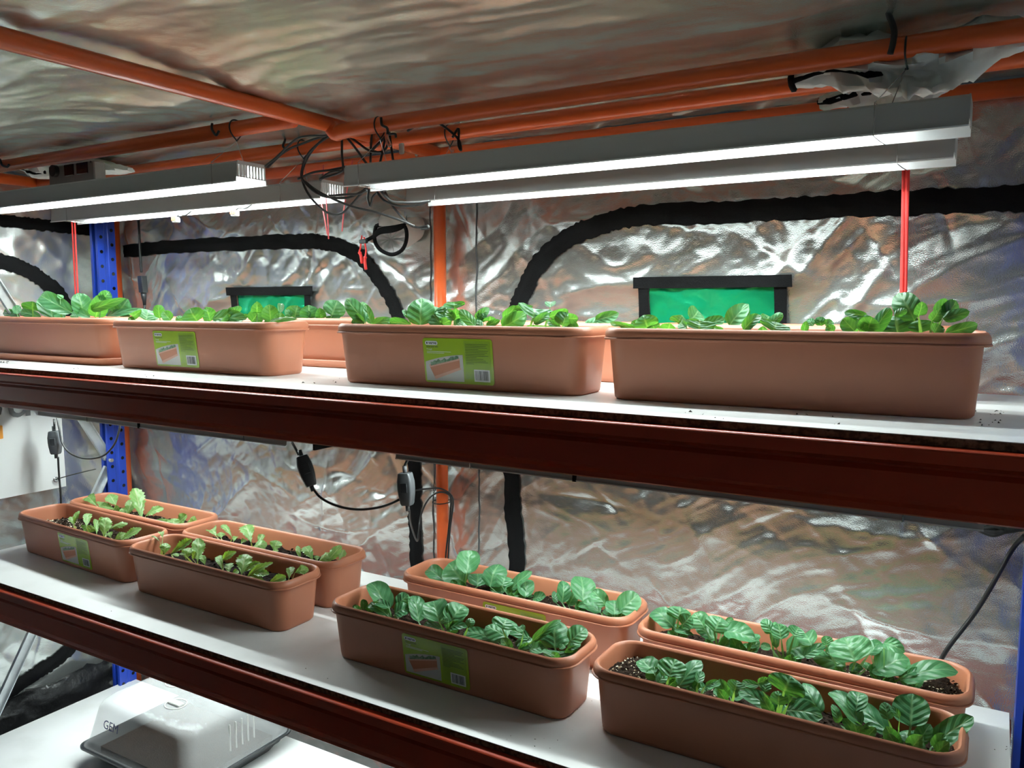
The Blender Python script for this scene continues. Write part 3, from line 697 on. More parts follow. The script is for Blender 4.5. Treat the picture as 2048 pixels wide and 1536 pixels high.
# each plant: (pot, zoom origin, zoom scale, [(bx, by, tx, ty, width) ...]) measured on the photograph
K7 = 7.3143
A_, B_, C_, D_ = (680, 1140), (920, 1140), (820, 1080), (1060, 1110)
E_, F_, G_, H_, I_, J_ = (1200, 1290), (1420, 1290), (1660, 1326), (1280, 1190), (1520, 1220), (1680, 1240)
PAK = [
 ('F3', A_, K7, [(290,575,180,525,50)]),
 ('F3', A_, K7, [(700,600,470,240,260),(720,560,480,470,120),(700,660,410,480,120),(760,700,640,570,60),(800,640,1000,560,200),(830,520,980,370,190)]),
 ('F3', A_, K7, [(1150,760,1080,400,200),(1370,760,1230,600,130),(1450,760,1370,460,290),(1620,770,1790,510,300),(1480,850,1150,790,100),(1560,850,1800,800,120),(1870,830,1930,720,120),(1590,760,1470,720,90)]),
 ('F3', B_, K7, [(420,980,70,910,150),(620,860,690,690,300),(690,980,400,820,240),(560,1060,240,1000,80),(1020,1010,680,840,130),(930,900,860,830,110),(1040,1120,830,980,180),(1010,1170,1250,1120,170),(1060,1040,1420,760,110)]),
 ('F3', B_, K7, [(1390,1140,1390,780,340),(1660,1060,1850,870,230),(1580,1160,1840,1080,120),(1440,1310,1440,1170,380),(1450,1150,1530,1110,80)]),
 ('B3', C_, K7, [(500,600,260,420,180),(790,640,600,380,330),(830,500,880,190,280),(990,680,990,480,230)]),
 ('B3', C_, K7, [(1170,680,1290,370,300),(1350,680,1390,530,220),(1340,780,1340,680,260),(1480,720,1760,490,140),(1690,840,1680,560,200),(1600,820,1480,760,110),(1700,840,1760,800,100),(1800,860,1980,830,130)]),
 ('B3', D_, K7, [(470,700,490,400,170),(380,700,350,540,70),(560,740,660,560,130),(780,680,740,370,290),(1120,740,930,530,180),(720,740,820,760,60)]),
 ('B3', D_, K7, [(1030,840,770,670,190),(1240,880,1230,690,210),(1430,860,1620,610,260),(1200,890,1440,930,120),(1170,870,1080,800,80)]),
 ('F4', E_, K7, [(800,420,620,230,250),(1010,470,1100,240,330),(830,520,800,340,230),(850,560,960,400,120),(1000,560,1100,520,80)]),
 ('F4', E_, K7, [(1150,610,1440,240,210),(1560,680,1260,450,110),(1430,560,1480,380,110),(1400,680,1240,540,90),(1540,600,1750,550,90),(1540,650,1660,600,60)]),
 ('F4', F_, K7, [(300,760,60,720,140),(360,680,400,540,210),(330,790,480,750,110)]),
 ('F4', F_, K7, [(940,950,470,670,190),(720,600,490,560,90),(700,560,850,500,90),(800,690,830,520,130),(1080,690,1170,480,430),(1000,880,1000,690,210),(1150,870,1260,670,210),(1120,960,1560,1000,270),(1600,1010,1380,580,230),(1000,960,1080,860,110)]),
 ('F4', G_, K7, [(450,930,40,430,230),(380,720,420,420,230),(900,1050,300,560,220),(480,960,620,880,60),(120,880,60,640,110)]),
 ('F4', G_, K7, [(850,830,800,600,150),(1020,800,900,660,90),(1180,930,1210,500,400),(1120,1160,1120,950,360),(1310,1170,1430,920,190),(1030,1100,930,1030,70)]),
 ('F4', G_, K7, [(1480,1230,2040,830,260),(1400,1240,1160,1170,80)]),
 ('B4', H_, K7, [(490,470,200,220,250),(560,360,590,190,290),(620,440,730,320,190),(540,540,840,470,90),(500,520,760,580,60)]),
 ('B4', H_, K7, [(950,490,810,280,220),(1090,540,1170,340,290),(1240,530,1620,580,270),(1120,650,850,480,170),(1200,660,1360,690,110),(1250,400,1380,370,90)]),
 ('B4', H_, K7, [(1640,690,1640,570,170),(1480,740,1700,760,60)]),
 ('B4', I_, K7, [(170,340,60,150,150),(240,560,210,190,110),(310,430,270,220,200),(160,560,20,520,90),(390,600,740,520,280),(500,380,560,260,200),(760,520,640,310,230),(640,680,920,520,130)]),
 ('B4', I_, K7, [(980,520,960,390,140),(960,620,1130,560,120),(1390,760,1250,420,470),(1250,820,790,640,200),(1600,640,1750,470,160),(1550,870,1600,780,140),(1300,850,1480,850,110)]),
 ('B4', J_, K7, [(540,740,960,560,360),(470,760,960,760,200),(600,360,510,340,80),(640,330,900,430,170),(450,520,560,310,150),(980,790,1180,740,90)]),
 ('B4', J_, K7, [(900,880,1630,710,260),(1110,720,1280,670,90)]),
 ('UF1', (0,560), K7, [(150,540,20,470,100),(250,530,110,450,80),(600,540,280,450,100),(480,440,480,330,230),(250,500,250,390,90)]),
 ('UF1', (0,560), K7, [(770,550,700,220,260),(1060,480,680,270,190),(880,280,880,220,70),(950,550,830,430,150)]),
 ('UF1', (0,560), K7, [(1220,520,1150,220,220),(1320,550,1020,410,110),(1400,540,1480,220,200),(1480,300,1590,180,150),(1330,430,1740,300,110),(1150,550,1030,520,50)]),
 ('UB1', (0,560), K7, [(1720,500,1860,300,260),(1560,540,2020,440,90),(1600,500,1640,380,180)]),
 ('UF2', (240,560), K7, [(230,590,70,560,60),(380,590,420,430,240),(170,520,320,420,90)]),
 ('UF2', (240,560), K7, [(580,560,560,380,130),(740,590,640,470,130)]),
 ('UF2', (240,560), K7, [(1130,600,1030,440,260),(940,590,830,570,90)]),
 ('UF2', (240,560), K7, [(1320,600,1270,420,170),(1360,560,1790,560,200),(1640,600,1600,510,300),(1700,500,1670,420,170),(1790,560,1850,520,70)]),
 ('UF2', (480,560), K7, [(170,610,280,460,180),(250,480,250,350,150),(450,600,430,380,200),(560,610,610,490,140),(590,480,590,360,80),(720,610,980,580,60),(350,620,480,600,50)]),
 ('UB2', (480,560), K7, [(800,550,840,390,230),(1010,560,1010,390,240),(940,550,1040,470,100),(740,550,680,440,90)]),
 ('UB2', (480,560), K7, [(1340,520,1420,320,260),(1180,560,1170,440,130),(1250,570,1420,550,70)]),
 ('UF3', (480,560), K7, [(1800,620,1560,300,190),(1780,480,1790,330,140),(1880,640,1820,390,110),(1600,650,1560,570,170),(1930,640,2220,600,120)]),
 ('UF3', (740,560), K7, [(590,640,330,610,140),(560,560,490,440,60),(740,660,750,280,320),(1050,670,850,400,220),(1080,560,1040,430,150),(1040,650,1190,580,140)]),
 ('UF3', (740,560), K7, [(1080,460,1060,350,240),(1240,590,1140,450,110),(1240,420,1230,330,250),(1250,580,1260,420,130),(1540,680,1330,460,130),(1380,680,1380,610,200),(1230,650,1360,600,90)]),
 ('UF3', (740,560), K7, [(1540,570,1720,430,110),(1600,600,1680,500,130),(1650,680,1500,570,90),(1750,600,1760,540,160),(1700,670,1880,600,80)]),
 ('UF3', (980,560), K7, [(180,690,490,520,230),(190,560,330,450,120),(330,420,560,385,60),(630,560,650,410,420),(520,690,960,720,80),(640,640,870,500,110),(880,400,890,320,130)]),
 ('UF3', (980,560), K7, [(1060,670,1120,480,230),(870,540,1120,450,120),(1150,560,1280,560,130),(1030,690,840,600,90),(1420,730,1150,610,140)]),
 ('UB3', (980,560), K7, [(1380,680,1640,610,150),(1540,590,1850,500,150)]),
 ('UF4', (980,560), K7, [(1960,710,1680,630,80)]),
 ('UF4', (1240,560), 5.389, [(300,520,260,400,210),(130,520,100,460,120),(370,530,350,460,110),(520,530,540,470,170)]),
 ('UB4', (1240,560), 5.389, [(620,460,660,400,170),(760,430,850,330,180),(900,480,1110,420,110)]),
 ('UF4', (1240,560), 5.389, [(720,520,640,450,90),(850,540,860,440,270),(1120,540,1020,520,50)]),
 ('UB4', (1240,560), 5.389, [(1180,490,1340,290,170),(1350,430,1380,300,60),(1600,480,1740,370,90),(1560,470,1600,400,140)]),
 ('UF4', (1240,560), 5.389, [(1330,540,1490,380,110),(1540,550,1540,515,90),(1650,550,1690,450,260)]),
 ('UB4', (1200,350), 2.415, [(1030,728,1005,700,36),(1070,728,1060,695,44),(1090,728,1120,705,40)]),
 ('UF4', (1200,350), 2.415, [(985,752,995,715,30),(1130,757,1095,735,40),(1230,755,1180,700,60),(1255,755,1300,690,60)]),
 ('UF4', (1700,560), 4.517, [(160,330,-30,300,60),(60,470,0,360,110),(150,470,200,340,150),(200,480,360,270,110),(430,480,420,330,290)]),
 ('UF4', (1700,560), 4.517, [(580,360,450,120,180),(620,320,650,210,90),(400,320,510,265,60),(650,470,640,370,170),(740,370,800,290,90),(840,350,1060,290,90),(830,340,970,200,120),(760,310,880,200,110),(860,480,1130,410,100),(760,480,800,410,100)]),
]
Q_, R_, T_, V_ = (80, 960), (220, 960), (300, 1040), (460, 1040)
LET = [
 ('B1', Q_, K7, [(830,380,660,240,120),(870,400,900,300,90),(1100,440,900,400,90),(1110,370,1020,230,130),(1090,450,1150,390,70)]),
 ('B1', Q_, K7, [(1240,500,1200,420,80),(1270,520,1350,290,110),(1490,570,1390,190,150),(1540,530,1760,420,110)]),
 ('B1', Q_, K7, [(1600,600,1870,590,60),(1820,660,1870,610,60),(1950,690,1960,570,130)]),
 ('B1', R_, K7, [(980,670,1130,530,130),(1100,660,1230,610,70),(1230,650,1340,580,70)]),
 ('F1', Q_, K7, [(500,650,560,470,60),(490,660,450,540,60)]),
 ('F1', Q_, K7, [(680,680,700,490,90),(650,760,690,690,110),(720,770,760,680,110)]),
 ('F1', Q_, K7, [(830,800,810,590,60),(930,820,970,570,130),(850,620,930,560,60),(1010,720,1210,620,80),(970,760,1010,680,80)]),
 ('F1', Q_, K7, [(1040,850,990,770,80),(1090,870,1240,790,80),(1180,890,1450,720,100),(1200,900,1260,860,70)]),
 ('F2', R_, K7, [(700,830,700,740,60),(730,900,600,790,24),(800,1080,810,930,110)]),
 ('F2', R_, K7, [(890,1080,1180,900,110),(900,1090,1000,1130,50)]),
 ('F2', R_, K7, [(1110,1160,1160,1000,120),(1280,1200,1290,900,140),(1390,1240,1340,1100,70),(1200,1150,1260,1070,90),(1100,1100,1040,1080,50)]),
 ('F2', T_, K7, [(1060,730,990,500,80),(1060,590,1210,480,90),(1150,770,1160,620,100)]),
 ('F2', T_, K7, [(1340,800,1400,540,160),(1370,760,1590,640,100),(1410,840,1690,640,80),(1200,790,1290,740,60),(1500,790,1700,770,100)]),
 ('F2', T_, K7, [(1690,900,1490,840,90),(1740,910,1960,830,90)]),
 ('F2', V_, K7, [(870,860,900,690,90),(950,770,1160,720,110),(660,920,790,830,120)]),
 ('B2', T_, K7, [(970,240,820,90,110),(1040,260,1030,190,90),(1200,250,1060,90,70),(1220,320,1260,250,60)]),
 ('B2', T_, K7, [(1480,330,1390,40,150),(1330,350,1400,280,60),(1580,330,1650,230,80),(1500,400,1690,350,130)]),
 ('B2', V_, K7, [(640,450,690,310,130),(620,470,700,440,60)]),
 ('B2', V_, K7, [(1030,570,990,400,60),(1220,600,1090,370,110),(1270,600,1270,520,60)]),
 ('B2', V_, K7, [(1390,640,1600,400,110),(1300,600,1440,520,110),(1600,570,1660,450,90),(1550,640,1640,590,60)]),
]
WHERE = dict(UF1='trough standing on the saucer', UF2='trough with curled green sticker', UF3='trough with flat green sticker',
             UF4='plain bare upper trough', UB1='rear upper trough by the blue upright', UB2='rear trough under the small window', UB3='rear trough behind the flat sticker',
             UB4='rear trough under the larger window', F1='stickered lettuce trough', F2='bare-fronted lettuce trough', F3='lower trough with shaded sticker', F4='lower trough with perlite heap',
             B1='lettuce trough touching the blue upright', B2='lettuce trough of dark soil', B3='back trough below orange pole', B4='back trough beside diagonal cable')
ORD = ['first', 'second', 'third', 'fourth', 'fifth', 'sixth', 'seventh', 'eighth']
def plants(data, nm, m, kind, ragged):
    cnt = {}; tot = {}
    for key, *_ in data: tot[key] = tot.get(key, 0) + 1
    for key, (ox, oy), k, leaves in data:
        t, px, py, pz = POTS[key]; i = cnt.get(key, 0); cnt[key] = i + 1
        yp = py + RND.uniform(-.006, .006) - (.006 if not ragged else 0)
        zs = pz + SOILZ - .008
        L3 = []
        for (bx, by, tx, ty, w) in leaves:
            yo = RND.uniform(-.022, .022); dy = RND.uniform(-.018, .018)
            Bp = oY(ox + bx / k, oy + by / k, yp + yo); Tp = oY(ox + tx / k, oy + ty / k, yp + yo + dy)
            if key[0] != 'U':         # on the lower shelf the blades recline towards the back and show their upper sides
                dz = max(0, Tp.z - max(Bp.z, zs)); dy += min(.032, .6 * dz); Tp = oY(ox + tx / k, oy + ty / k, yp + yo + dy)
            dep = (Tp - CAM).dot(FW)
            if Bp.z < zs + .003:      # the base stands on the soil, nearer the front wall of the trough
                Bp = oZ(ox + bx / k, oy + by / k, zs + .003); Bp.y = max(Bp.y, py - .058)
                Tp = oY(ox + tx / k, oy + ty / k, Bp.y + dy + .006)
            if Tp.z < zs + .006: Tp.z = zs + .008
            if Bp.z < pz + RIMZ + .004:
                nx_ = max(px - .262, min(px + .262, Bp.x)); Tp.x += (nx_ - Bp.x) * .5; Bp.x = nx_; Bp.y = max(py - .054, min(py + .054, Bp.y))
            Tp = Bp + (Tp - Bp) * 1.10
            if Tp.z < pz + RIMZ + .006: Tp.x = max(px - .275, min(px + .275, Tp.x)); Tp.y = max(py - .060, min(py + .060, Tp.y))
            L3.append((Bp, Tp, w / k / F_PX * dep))
        xr = sum(b.x for b, _, _ in L3) / len(L3); xr = max(px - .262, min(px + .262, xr))
        root = Vector((xr, yp, zs - .004))
        lab = ('%s %s from the banner end of the %s' % (ORD[i], kind, WHERE[key])) if tot[key] > 1 else '%s growing alone at the %s' % (kind, WHERE[key])
        pl = thing(nm, lab, 'plant', root, 0, 'plants in the ' + WHERE[key])
        for Bp, Tp, w in L3:
            r0 = root + Vector((RND.uniform(-.004, .004), RND.uniform(-.004, .004), 0))
            if (Bp - r0).length > .075: r0 = Vector((Bp.x + (root.x - Bp.x) * .35, yp, zs - .004))
            leaf('leaf', r0, Bp, Tp, w * (1.30 if not ragged else 1.40), m, pl, root, RND.uniform(-.3, .9), RND.uniform(.10, .45) * (1 if RND.random() < .8 else -1), ragged, RND.uniform(.1, .6), RND.uniform(-.28, .28), 0.0 if key[0] == 'U' else .55)
        for _ in range(0 if ragged else 3):      # small inner leaves of the rosette
            an = RND.uniform(0, 6.28); ln = RND.uniform(.022, .036)
            b0 = root + Vector((math.cos(an) * .012, math.sin(an) * .010, .012)); t0 = b0 + Vector((math.cos(an) * .016, math.sin(an) * .012, ln * .8))
            leaf('leaf', root, b0, t0, ln * .75, m, pl, root, .2, .4, ragged, .3, RND.uniform(-.3, .3))
plants(PAK, 'pak_choi_plant', 'pak', 'pak choi plant', False)
plants(LET, 'lettuce_seedling', 'lettuce', 'lettuce seedling', True)
# the thin bare stalk leaning over the rim of the second front trough
# ------------------------------------------------------------------ left wall banner
yb0, yb1, zb0, zb1 = .62, 1.607, H - .640, H - .205
bn = thing('banner', 'white printed banner with grey lettering and an orange square on the side wall', 'banner', (XL + .03, (yb0 + yb1) / 2, zb0))
nb = 30; mb = MB(); rows = []
for j in range(13):
    z = (zb1 - zb0) * j / 12
    rows.append([(.012 * float(fbm(np.array([i * .35]), np.array([z * 3]), 2)[0]), (yb0 - yb1) / 2 + (yb1 - yb0) * i / nb, z) for i in range(nb + 1)])
mb.loft(rows, closed=False).build('sheet', 'paper', bn, True)
me = text_mesh('Sun', .19); me.materials.append(M['ink'])
# letters read with the page's right towards the back wall
pu = oX(50, 832, XL + .045)
link('lettering', me, bn, (.017, pu.y - .1524 - bn.location.y, pu.z - bn.location.z), (math.pi / 2, 0, math.pi / 2))
ps = oX(4, 864, XL + .045)
MB().prism([(-.05 + .012 * 0, -.022), (0, -.022), (.002, -.020), (.002, .020), (0, .022), (-.05, .022)], 0, .0006).build('orange_square', 'inkorange', bn, False, (.016, ps.y - bn.location.y, ps.z - bn.location.z), (math.pi / 2, 0, math.pi / 2))
pg = oX(111, 959, XL + .045) - Vector(bn.location)
ring = [pg + Vector((.004 - pg.x + .014, .008 * math.cos(k * math.pi / 8), .008 * math.sin(k * math.pi / 8))) for k in range(17)]
MB().tube(ring, .0025, 6, caps=False).build('eyelet', 'steel', bn, True)

# ------------------------------------------------------------------ cables and cords
def cord(name, label, cat, pts, r, m='cable', group=None, smooth=8, n=7):
    P = [Vector(p) for p in pts]; o0 = P[-1].copy()
    for p in P:
        if p.z < o0.z: o0 = p.copy()
    o = MB().tube([p - o0 for p in P], r, n, smooth).build(name, m, None, True, o0)
    return tag(o, label, cat, group)
def pxs(Y, *ps): return [oY(x, y, Y) for x, y in ps]
cord('zip_tie_line', 'thin black tie running from banner eyelet to the blue upright', 'cord', [oX(111, 959, -2.765), oX(150, 948, -2.73), oX(192, 938, -2.70)], .0018)
def inline_switch(label, top, bot, tilt, m, lead, group=None):
    t = thing('inline_switch', label, 'switch', bot, 0, group)
    ax = (Vector(top) - Vector(bot)); Ln = ax.length; ax.normalize()
    rot = Vector((0, 0, 1)).rotation_difference(ax).to_matrix() @ Matrix.Rotation(tilt, 3, 'Z')
    def tf(mb): mb.v = [tuple(rot @ Vector(v)) for v in mb.v]; return mb
    a, b = .019, .013
    R = []
    for z, k in ((0, .62), (.004, .72), (Ln * .35, .95), (Ln * .5, 1), (Ln * .72, 1), (Ln * .93, .82), (Ln * .985, .74), (Ln, .6)):
        R.append([(x * k, y * (1 if k > .7 else .8), z) for x, y, _ in rrect(a, b, .005, 0, 3)])
    tf(MB().loft(R, True, True)).build('body', m, t, 'auto')
    tf(MB().bbox(-.009, .009, -b - .0015, -b + .001, Ln * .40, Ln * .70, .0012)).build('rocker', 'plastic', t)
    for z0, z1 in ((Ln, Ln + .016), (-.014, 0)):
        tf(MB().tube([(0, 0, z0), (0, 0, z1)], .0055, 8)).build('strain_relief', m, t, True)
    return t
YS = 1.50
inline_switch('grey inline switch hanging in front of the white banner', oY(108, 862, YS), oY(112, 908, YS), .5, 'greyplastic', None)
cord('power_cable', 'black cable looping from the grey switch past the blue upright', 'cable', pxs(YS, (108, 838), (109, 858)) , .0032)
cord('power_cable', 'black cable curling around the front of the blue upright', 'cable', pxs(YS, (114, 836), (119, 860), (124, 885), (140, 906), (170, 917), (205, 912), (228, 890), (238, 862), (241, 840)), .0030)
cord('power_cable', 'black cable running down from the grey switch to the lower shelf', 'cable', pxs(YS, (116, 914), (118, 950), (121, 985), (122, 1010), (123, 1050)) + [oZ(126, 1085, ZL + .004)], .0032)
inline_switch('tilted black inline switch dangling under the upper shelf', oY(603, 912, YS), oY(623, 972, YS), .9, 'plastic', None)
cord('power_cable', 'short black lead above the tilted black switch', 'cable', pxs(YS, (584, 884), (590, 895), (598, 910)), .0036)
cord('power_cable', 'black cable sagging between the two black switches', 'cable', pxs(YS, (628, 980), (640, 994), (660, 1006), (690, 1016), (725, 1019), (765, 1013), (797, 1000)) + [oY(812, 990, YS + .03)], .0033)
inline_switch('upright black inline switch in front of the zipper tape', oY(810, 945, YS), oY(815, 1010, YS), .2, 'greyplastic', None)
cord('power_cable', 'short curved black lead above the upright black switch', 'cable', pxs(YS, (822, 914), (814, 922), (809, 935), (809, 943)), .0034)
cord('power_cable', 'black cable drooping beside the zipper tape to the orange pole', 'cable', [oY(818, 1018, YS), oY(822, 1050, 1.62), oY(834, 1082, 1.75), oY(838, 1060, 1.80), oY(842, 1030, 1.82), oY(856, 1000, 1.82), oY(876, 985, 1.82), oY(896, 988, 1.82), oY(902, 1004, 1.815), oY(897, 1060, 1.815), oY(891, 1120, 1.815), oY(889, 1200, 1.815)], .0026)
cord('power_cable', 'black cable arching over to the orange pole behind the switch', 'cable', [oY(824, 982, 1.80), oY(850, 978, 1.82), oY(880, 977, 1.82), oY(902, 990, 1.815), oY(906, 1010, 1.812), oY(900, 1060, 1.812), oY(896, 1120, 1.812), oY(892, 1200, 1.812)], .0026)
c_ = XC; MB_ = [Vector((c_ + .024 * math.cos(k * math.pi / 6), YP + .030 * math.sin(k * math.pi / 6) - .004, oY(900, 1005, YP).z)) for k in range(13)]
cord('cable_tie', 'black cable tie strapping two cables to the orange pole', 'cable tie', MB_, .0016, smooth=0)
cord('power_cable', 'black cable slanting across the wall behind the rear pak choi trough', 'cable', [oY(2050, 1070, 1.72), oY(2025, 1098, 1.74), oY(1990, 1160, 1.74), oY(1950, 1225, 1.75), oY(1900, 1290, 1.74), oY(1875, 1330, 1.74)], .0045)
cord('power_cable', 'coil of black cable tucked under the upper shelf by the blue upright', 'cable', pxs(1.62, (1890, 1041), (1925, 1050), (1965, 1057), (1990, 1052), (2010, 1060), (1985, 1068), (1960, 1058), (1990, 1064), (2048, 1056)), .006)
# cable down the back wall with a connector
pc = thing('kettle_plug_cable', 'black power plug on a cable hanging down the back wall by the blue upright', 'plug', oY(289, 640, 1.80))
o0 = Vector(pc.location)
MB().tube([p - o0 for p in pxs(1.80, (277, 440), (279, 480), (281, 520), (283, 545))], .0042, 8, 6).build('upper_cable', 'cable', pc, True)
c1, c2 = oY(284, 552, 1.80) - o0, oY(287, 585, 1.80) - o0
MB().loft([[(c.x + x, c.y + y, c.z) for x, y, _ in rrect(.0125, .011, .003, 0, 3)] for c in (c2, c1)], True, True).build('connector_body', 'plastic', pc, 'auto')
for i in range(5): MB().box(c2.x - .010, c2.x + .012, c2.y - .0125, c2.y - .011, c2.z + .012 + i * .006, c2.z + .014 + i * .006).build('grip_rib', 'plastic', pc)
MB().tube([oY(287, 585, 1.80) - o0, oY(288, 596, 1.80) - o0, oY(288.5, 600, 1.80) - o0, oY(289, 610, 1.80) - o0], lambda t: .010 - .005 * t, 8).build('strain_relief', 'plastic', pc, True)
MB().tube([p - o0 for p in pxs(1.80, (289, 606), (289, 625), (289, 640))], .0042, 8).build('lower_cable', 'cable', pc, True)
# red cords
def red_bundle(label, Y, xs, y0, y1, tw):
    t = thing('red_cord_bundle', label, 'cord', oY(xs[1], y1, Y))
    o0 = Vector(t.location)
    for i, dx in enumerate(tw):
        MB().tube([oY(xs[0] + dx[0], y0, Y + .004 * (i % 2)) - o0, oY((xs[0] + xs[1]) / 2 + (dx[0] + dx[1]) / 2 + .8 * (-1) ** i, (y0 + y1) / 2, Y) - o0, oY(xs[1] + dx[1], y1, Y + .004 * ((i + 1) % 2)) - o0], .0030, 6, 6).build('strand', 'red', t, True)
red_bundle('bundle of bright red cords hanging behind the plain bare trough', 1.70, (1815, 1804), 170, 720, ((-6, -4), (-2, -1), (2, 2.5), (6, 5)))
red_bundle('pair of red cords hanging by the blue upright and side wall', 1.62, (141, 158), 330, 705, ((-3, -2), (4, 4)))
for lab, Y, ps in (('thin pink strap dangling behind the slotted lamp end', 1.60, ((646, 330), (652, 400), (656, 440), (657, 478))), ('thin pink strap hanging below the end of the front lamp', 1.62, ((705, 320), (694, 380), (688, 420), (684, 463))), ('thin pink strap crossing the twin strap behind the lamp', 1.61, ((640, 395), (648, 430), (655, 470)))):
    cord('pink_strap', lab, 'strap', pxs(Y, *ps), .0017, 'pink', smooth=4, n=5)
# tangle of cables above the lamps
TG = 'black cables tangled at the ceiling pipes'
TL = 'thin black cable in the tangle hanging from the pipe joint'
YT = 1.50
for ps in (((530, 333), (556, 312), (590, 280), (616, 272), (650, 271), (682, 266)), ((535, 335), (570, 303), (610, 285), (650, 272), (690, 265)),
           ((684, 266), (655, 272), (625, 300), (608, 330), (604, 355), (612, 380), (630, 405), (655, 425), (680, 428), (700, 412), (720, 390), (735, 378)),
           ((682, 266), (652, 276), (618, 305), (605, 335), (606, 360), (640, 390), (690, 396), (720, 385), (735, 374)),
           ((608, 362), (640, 385), (700, 412), (750, 424), (800, 440), (828, 452)),
           ((683, 266), (684, 285), (684, 310), (686, 335), (680, 345), (640, 358)), ((686, 266), (710, 295), (735, 330), (752, 350)), ((688, 265), (715, 285), (740, 302), (765, 303), (775, 290), (778, 265)),
           ((744, 262), (742, 290), (741, 325)), ((772, 268), (766, 300), (760, 326)), ((745, 300), (760, 285), (776, 270), (790, 268), (792, 275)), ((778, 262), (782, 290), (786, 320)),
           ((596, 358), (626, 345), (660, 340), (690, 334)), ((640, 360), (660, 345), (690, 340)),
           ((754, 384), (770, 402), (800, 412), (835, 410), (858, 402)), ((762, 382), (775, 396), (790, 404), (830, 405), (860, 402)), ((770, 384), (785, 412), (805, 435), (820, 450), (838, 455), (855, 452), (856, 457), (842, 458)),
           ((738, 378), (736, 398), (741, 412), (745, 395), (755, 385)), ((658, 392), (690, 389), (715, 388), (735, 380))):
    cord('power_cable', TL, 'cable', pxs(YT + RND.uniform(-.03, .05), *ps), .0030, group=TG)
TT = 'black plastic tie looped around an orange ceiling pipe'
TGG = 'cable ties on the ceiling pipes'
for ps, Y in ((((762, 235), (764, 250), (774, 256), (776, 268)), 1.395), (((905, 275), (917, 258), (917, 290), (922, 300), (914, 275), (870, 242), (845, 243), (815, 262)), 1.545), (((424, 246), (424, 258), (432, 270), (438, 262)), 1.306), (((545, 262), (560, 266), (570, 278), (566, 292), (574, 300)), 1.556), (((0, 318), (4, 330), (14, 334), (18, 329)), 1.306)):
    cord('cable_tie', TT, 'cable tie', pxs(Y, *ps), .0030, group=TGG)
# strap with hook at the right-hand pipe
cord('lamp_strap', 'black strap hanging from the ceiling around the front right pipe', 'strap', pxs(1.39, (1768, 0), (1778, 30), (1788, 60), (1786, 85), (1780, 108)), .0048)
tg = thing('metal_hook', 'small metal snap hook hanging in the cable tangle', 'hook', oY(782, 300, 1.46)); o0 = Vector(tg.location)
MB().tube([p - o0 for p in pxs(1.46, (774, 258), (776, 275), (781, 288), (780, 293), (776, 290), (772, 275), (772, 260), (774, 258))], .0022, 6, 4).build('hook_body', 'steel', tg, True)
MB().bbox(-.006 + .03, .006 + .03, -.004, .004, -.012, .012, .002).build('connector_block', 'lampin', tg)

# small wire connectors under the rear left lamp
for lab, (x, y) in (('small clear wire connector with orange levers below the rear lamp', (352, 437)), ('pale wire connector with an orange lever near the rear lamp end', (470, 424))):
    c = oY(x, y, 1.60); t = thing('wire_connector', lab, 'connector', c + Vector((0, 0, -.012)))
    MB().bbox(-.011, .011, -.008, .008, 0, .016, .002).build('housing', 'clear', t)
    for k in range(3): MB().box(-.009 + k * .007, -.004 + k * .007, -.010, -.007, .006, .018).build('lever', 'amber', t)
    MB().tube([(0, 0, .014), (.015, .0, .022), (.045, 0, .020), (.07, 0, .03)], .0025, 6, 5).build('lead', 'cable', t, True)
# fan controller box
cb = oY(112, 374, 1.425); t = thing('fan_controller', 'grey control box with round knob and two dark displays behind the lamp', 'control box', cb)
w_ = (oY(203, 374, 1.425).x - cb.x)
MB().bbox(0, w_, -.02, .016, -.006, .055, .003).build('case', 'ctrl', t)
MB().tube([(.040, -.020, .040), (.040, -.032, .040)], .017, 16).build('knob', 'plastic', t, 'auto')
MB().bbox(.082, .128, -.022, -.019, .022, .054, .001).build('display', 'dark', t); MB().bbox(.142, .196, -.022, -.019, .022, .054, .001).build('display', 'dark', t)
for x in (.010, w_ - .012): MB().tube([(x, -.020, .052), (x, -.022, .052)], .003, 8).build('screw', 'plastic', t)

# ------------------------------------------------------------------ vent sleeves at the ceiling
def sleeve(label, A, B, ry, rz, seed, hem=True):
    t = thing('vent_sleeve', label, 'vent sleeve', A)
    ax = Vector(B) - Vector(A); r = random.Random(seed); N = 40; K = 28; rings = []
    for i in range(N + 1):
        s = i / N; env = min(1, .35 + 3 * s) * min(1, .25 + 3 * (1 - s)); p = ax * s; row = []
        for k in range(K):
            a = 2 * math.pi * k / K
            nz = 1 + .9 * (float(ridge(np.array([s * 7 + seed]), np.array([a * 1.3 + seed]), 3)[0]) - .6)
            row.append((p.x, p.y + math.cos(a) * ry * env * nz, p.z + math.sin(a) * rz * env * nz - .3 * rz * math.sin(s * 9 + seed)))
        rings.append(row)
    MB().loft(rings, True, True).build('cloth', 'fabric', t, 'auto')
    if hem: MB().tube([Vector(rings[0][k]) + Vector((-.002, 0, 0)) for k in range(K)] + [Vector(rings[0][0])], .006, 6).build('hem_cord', 'black', t, True)
    MB().tube([Vector(rings[int(N * s)][int(K * .62)]) + Vector((0, -.001, .004)) for s in np.linspace(0, .42, 8)], .006, 6).build('hem_band', 'black', t, True)
    return t
sleeve('crumpled pale grey vent sleeve drooping between the right ceiling pipes', oY(1590, 158, 1.49), oY(2090, 78, 1.46), .055, .040, 3)
sleeve('small crumpled grey vent sleeve tucked behind the rear right pipe', oY(1640, 198, 1.68), oY(1920, 172, 1.68), .05, .026, 8, False)
sleeve('crumpled pale grey vent sleeve above the control box by the side wall', oY(30, 335, 1.475), oY(262, 335, 1.50), .045, .026, 5)

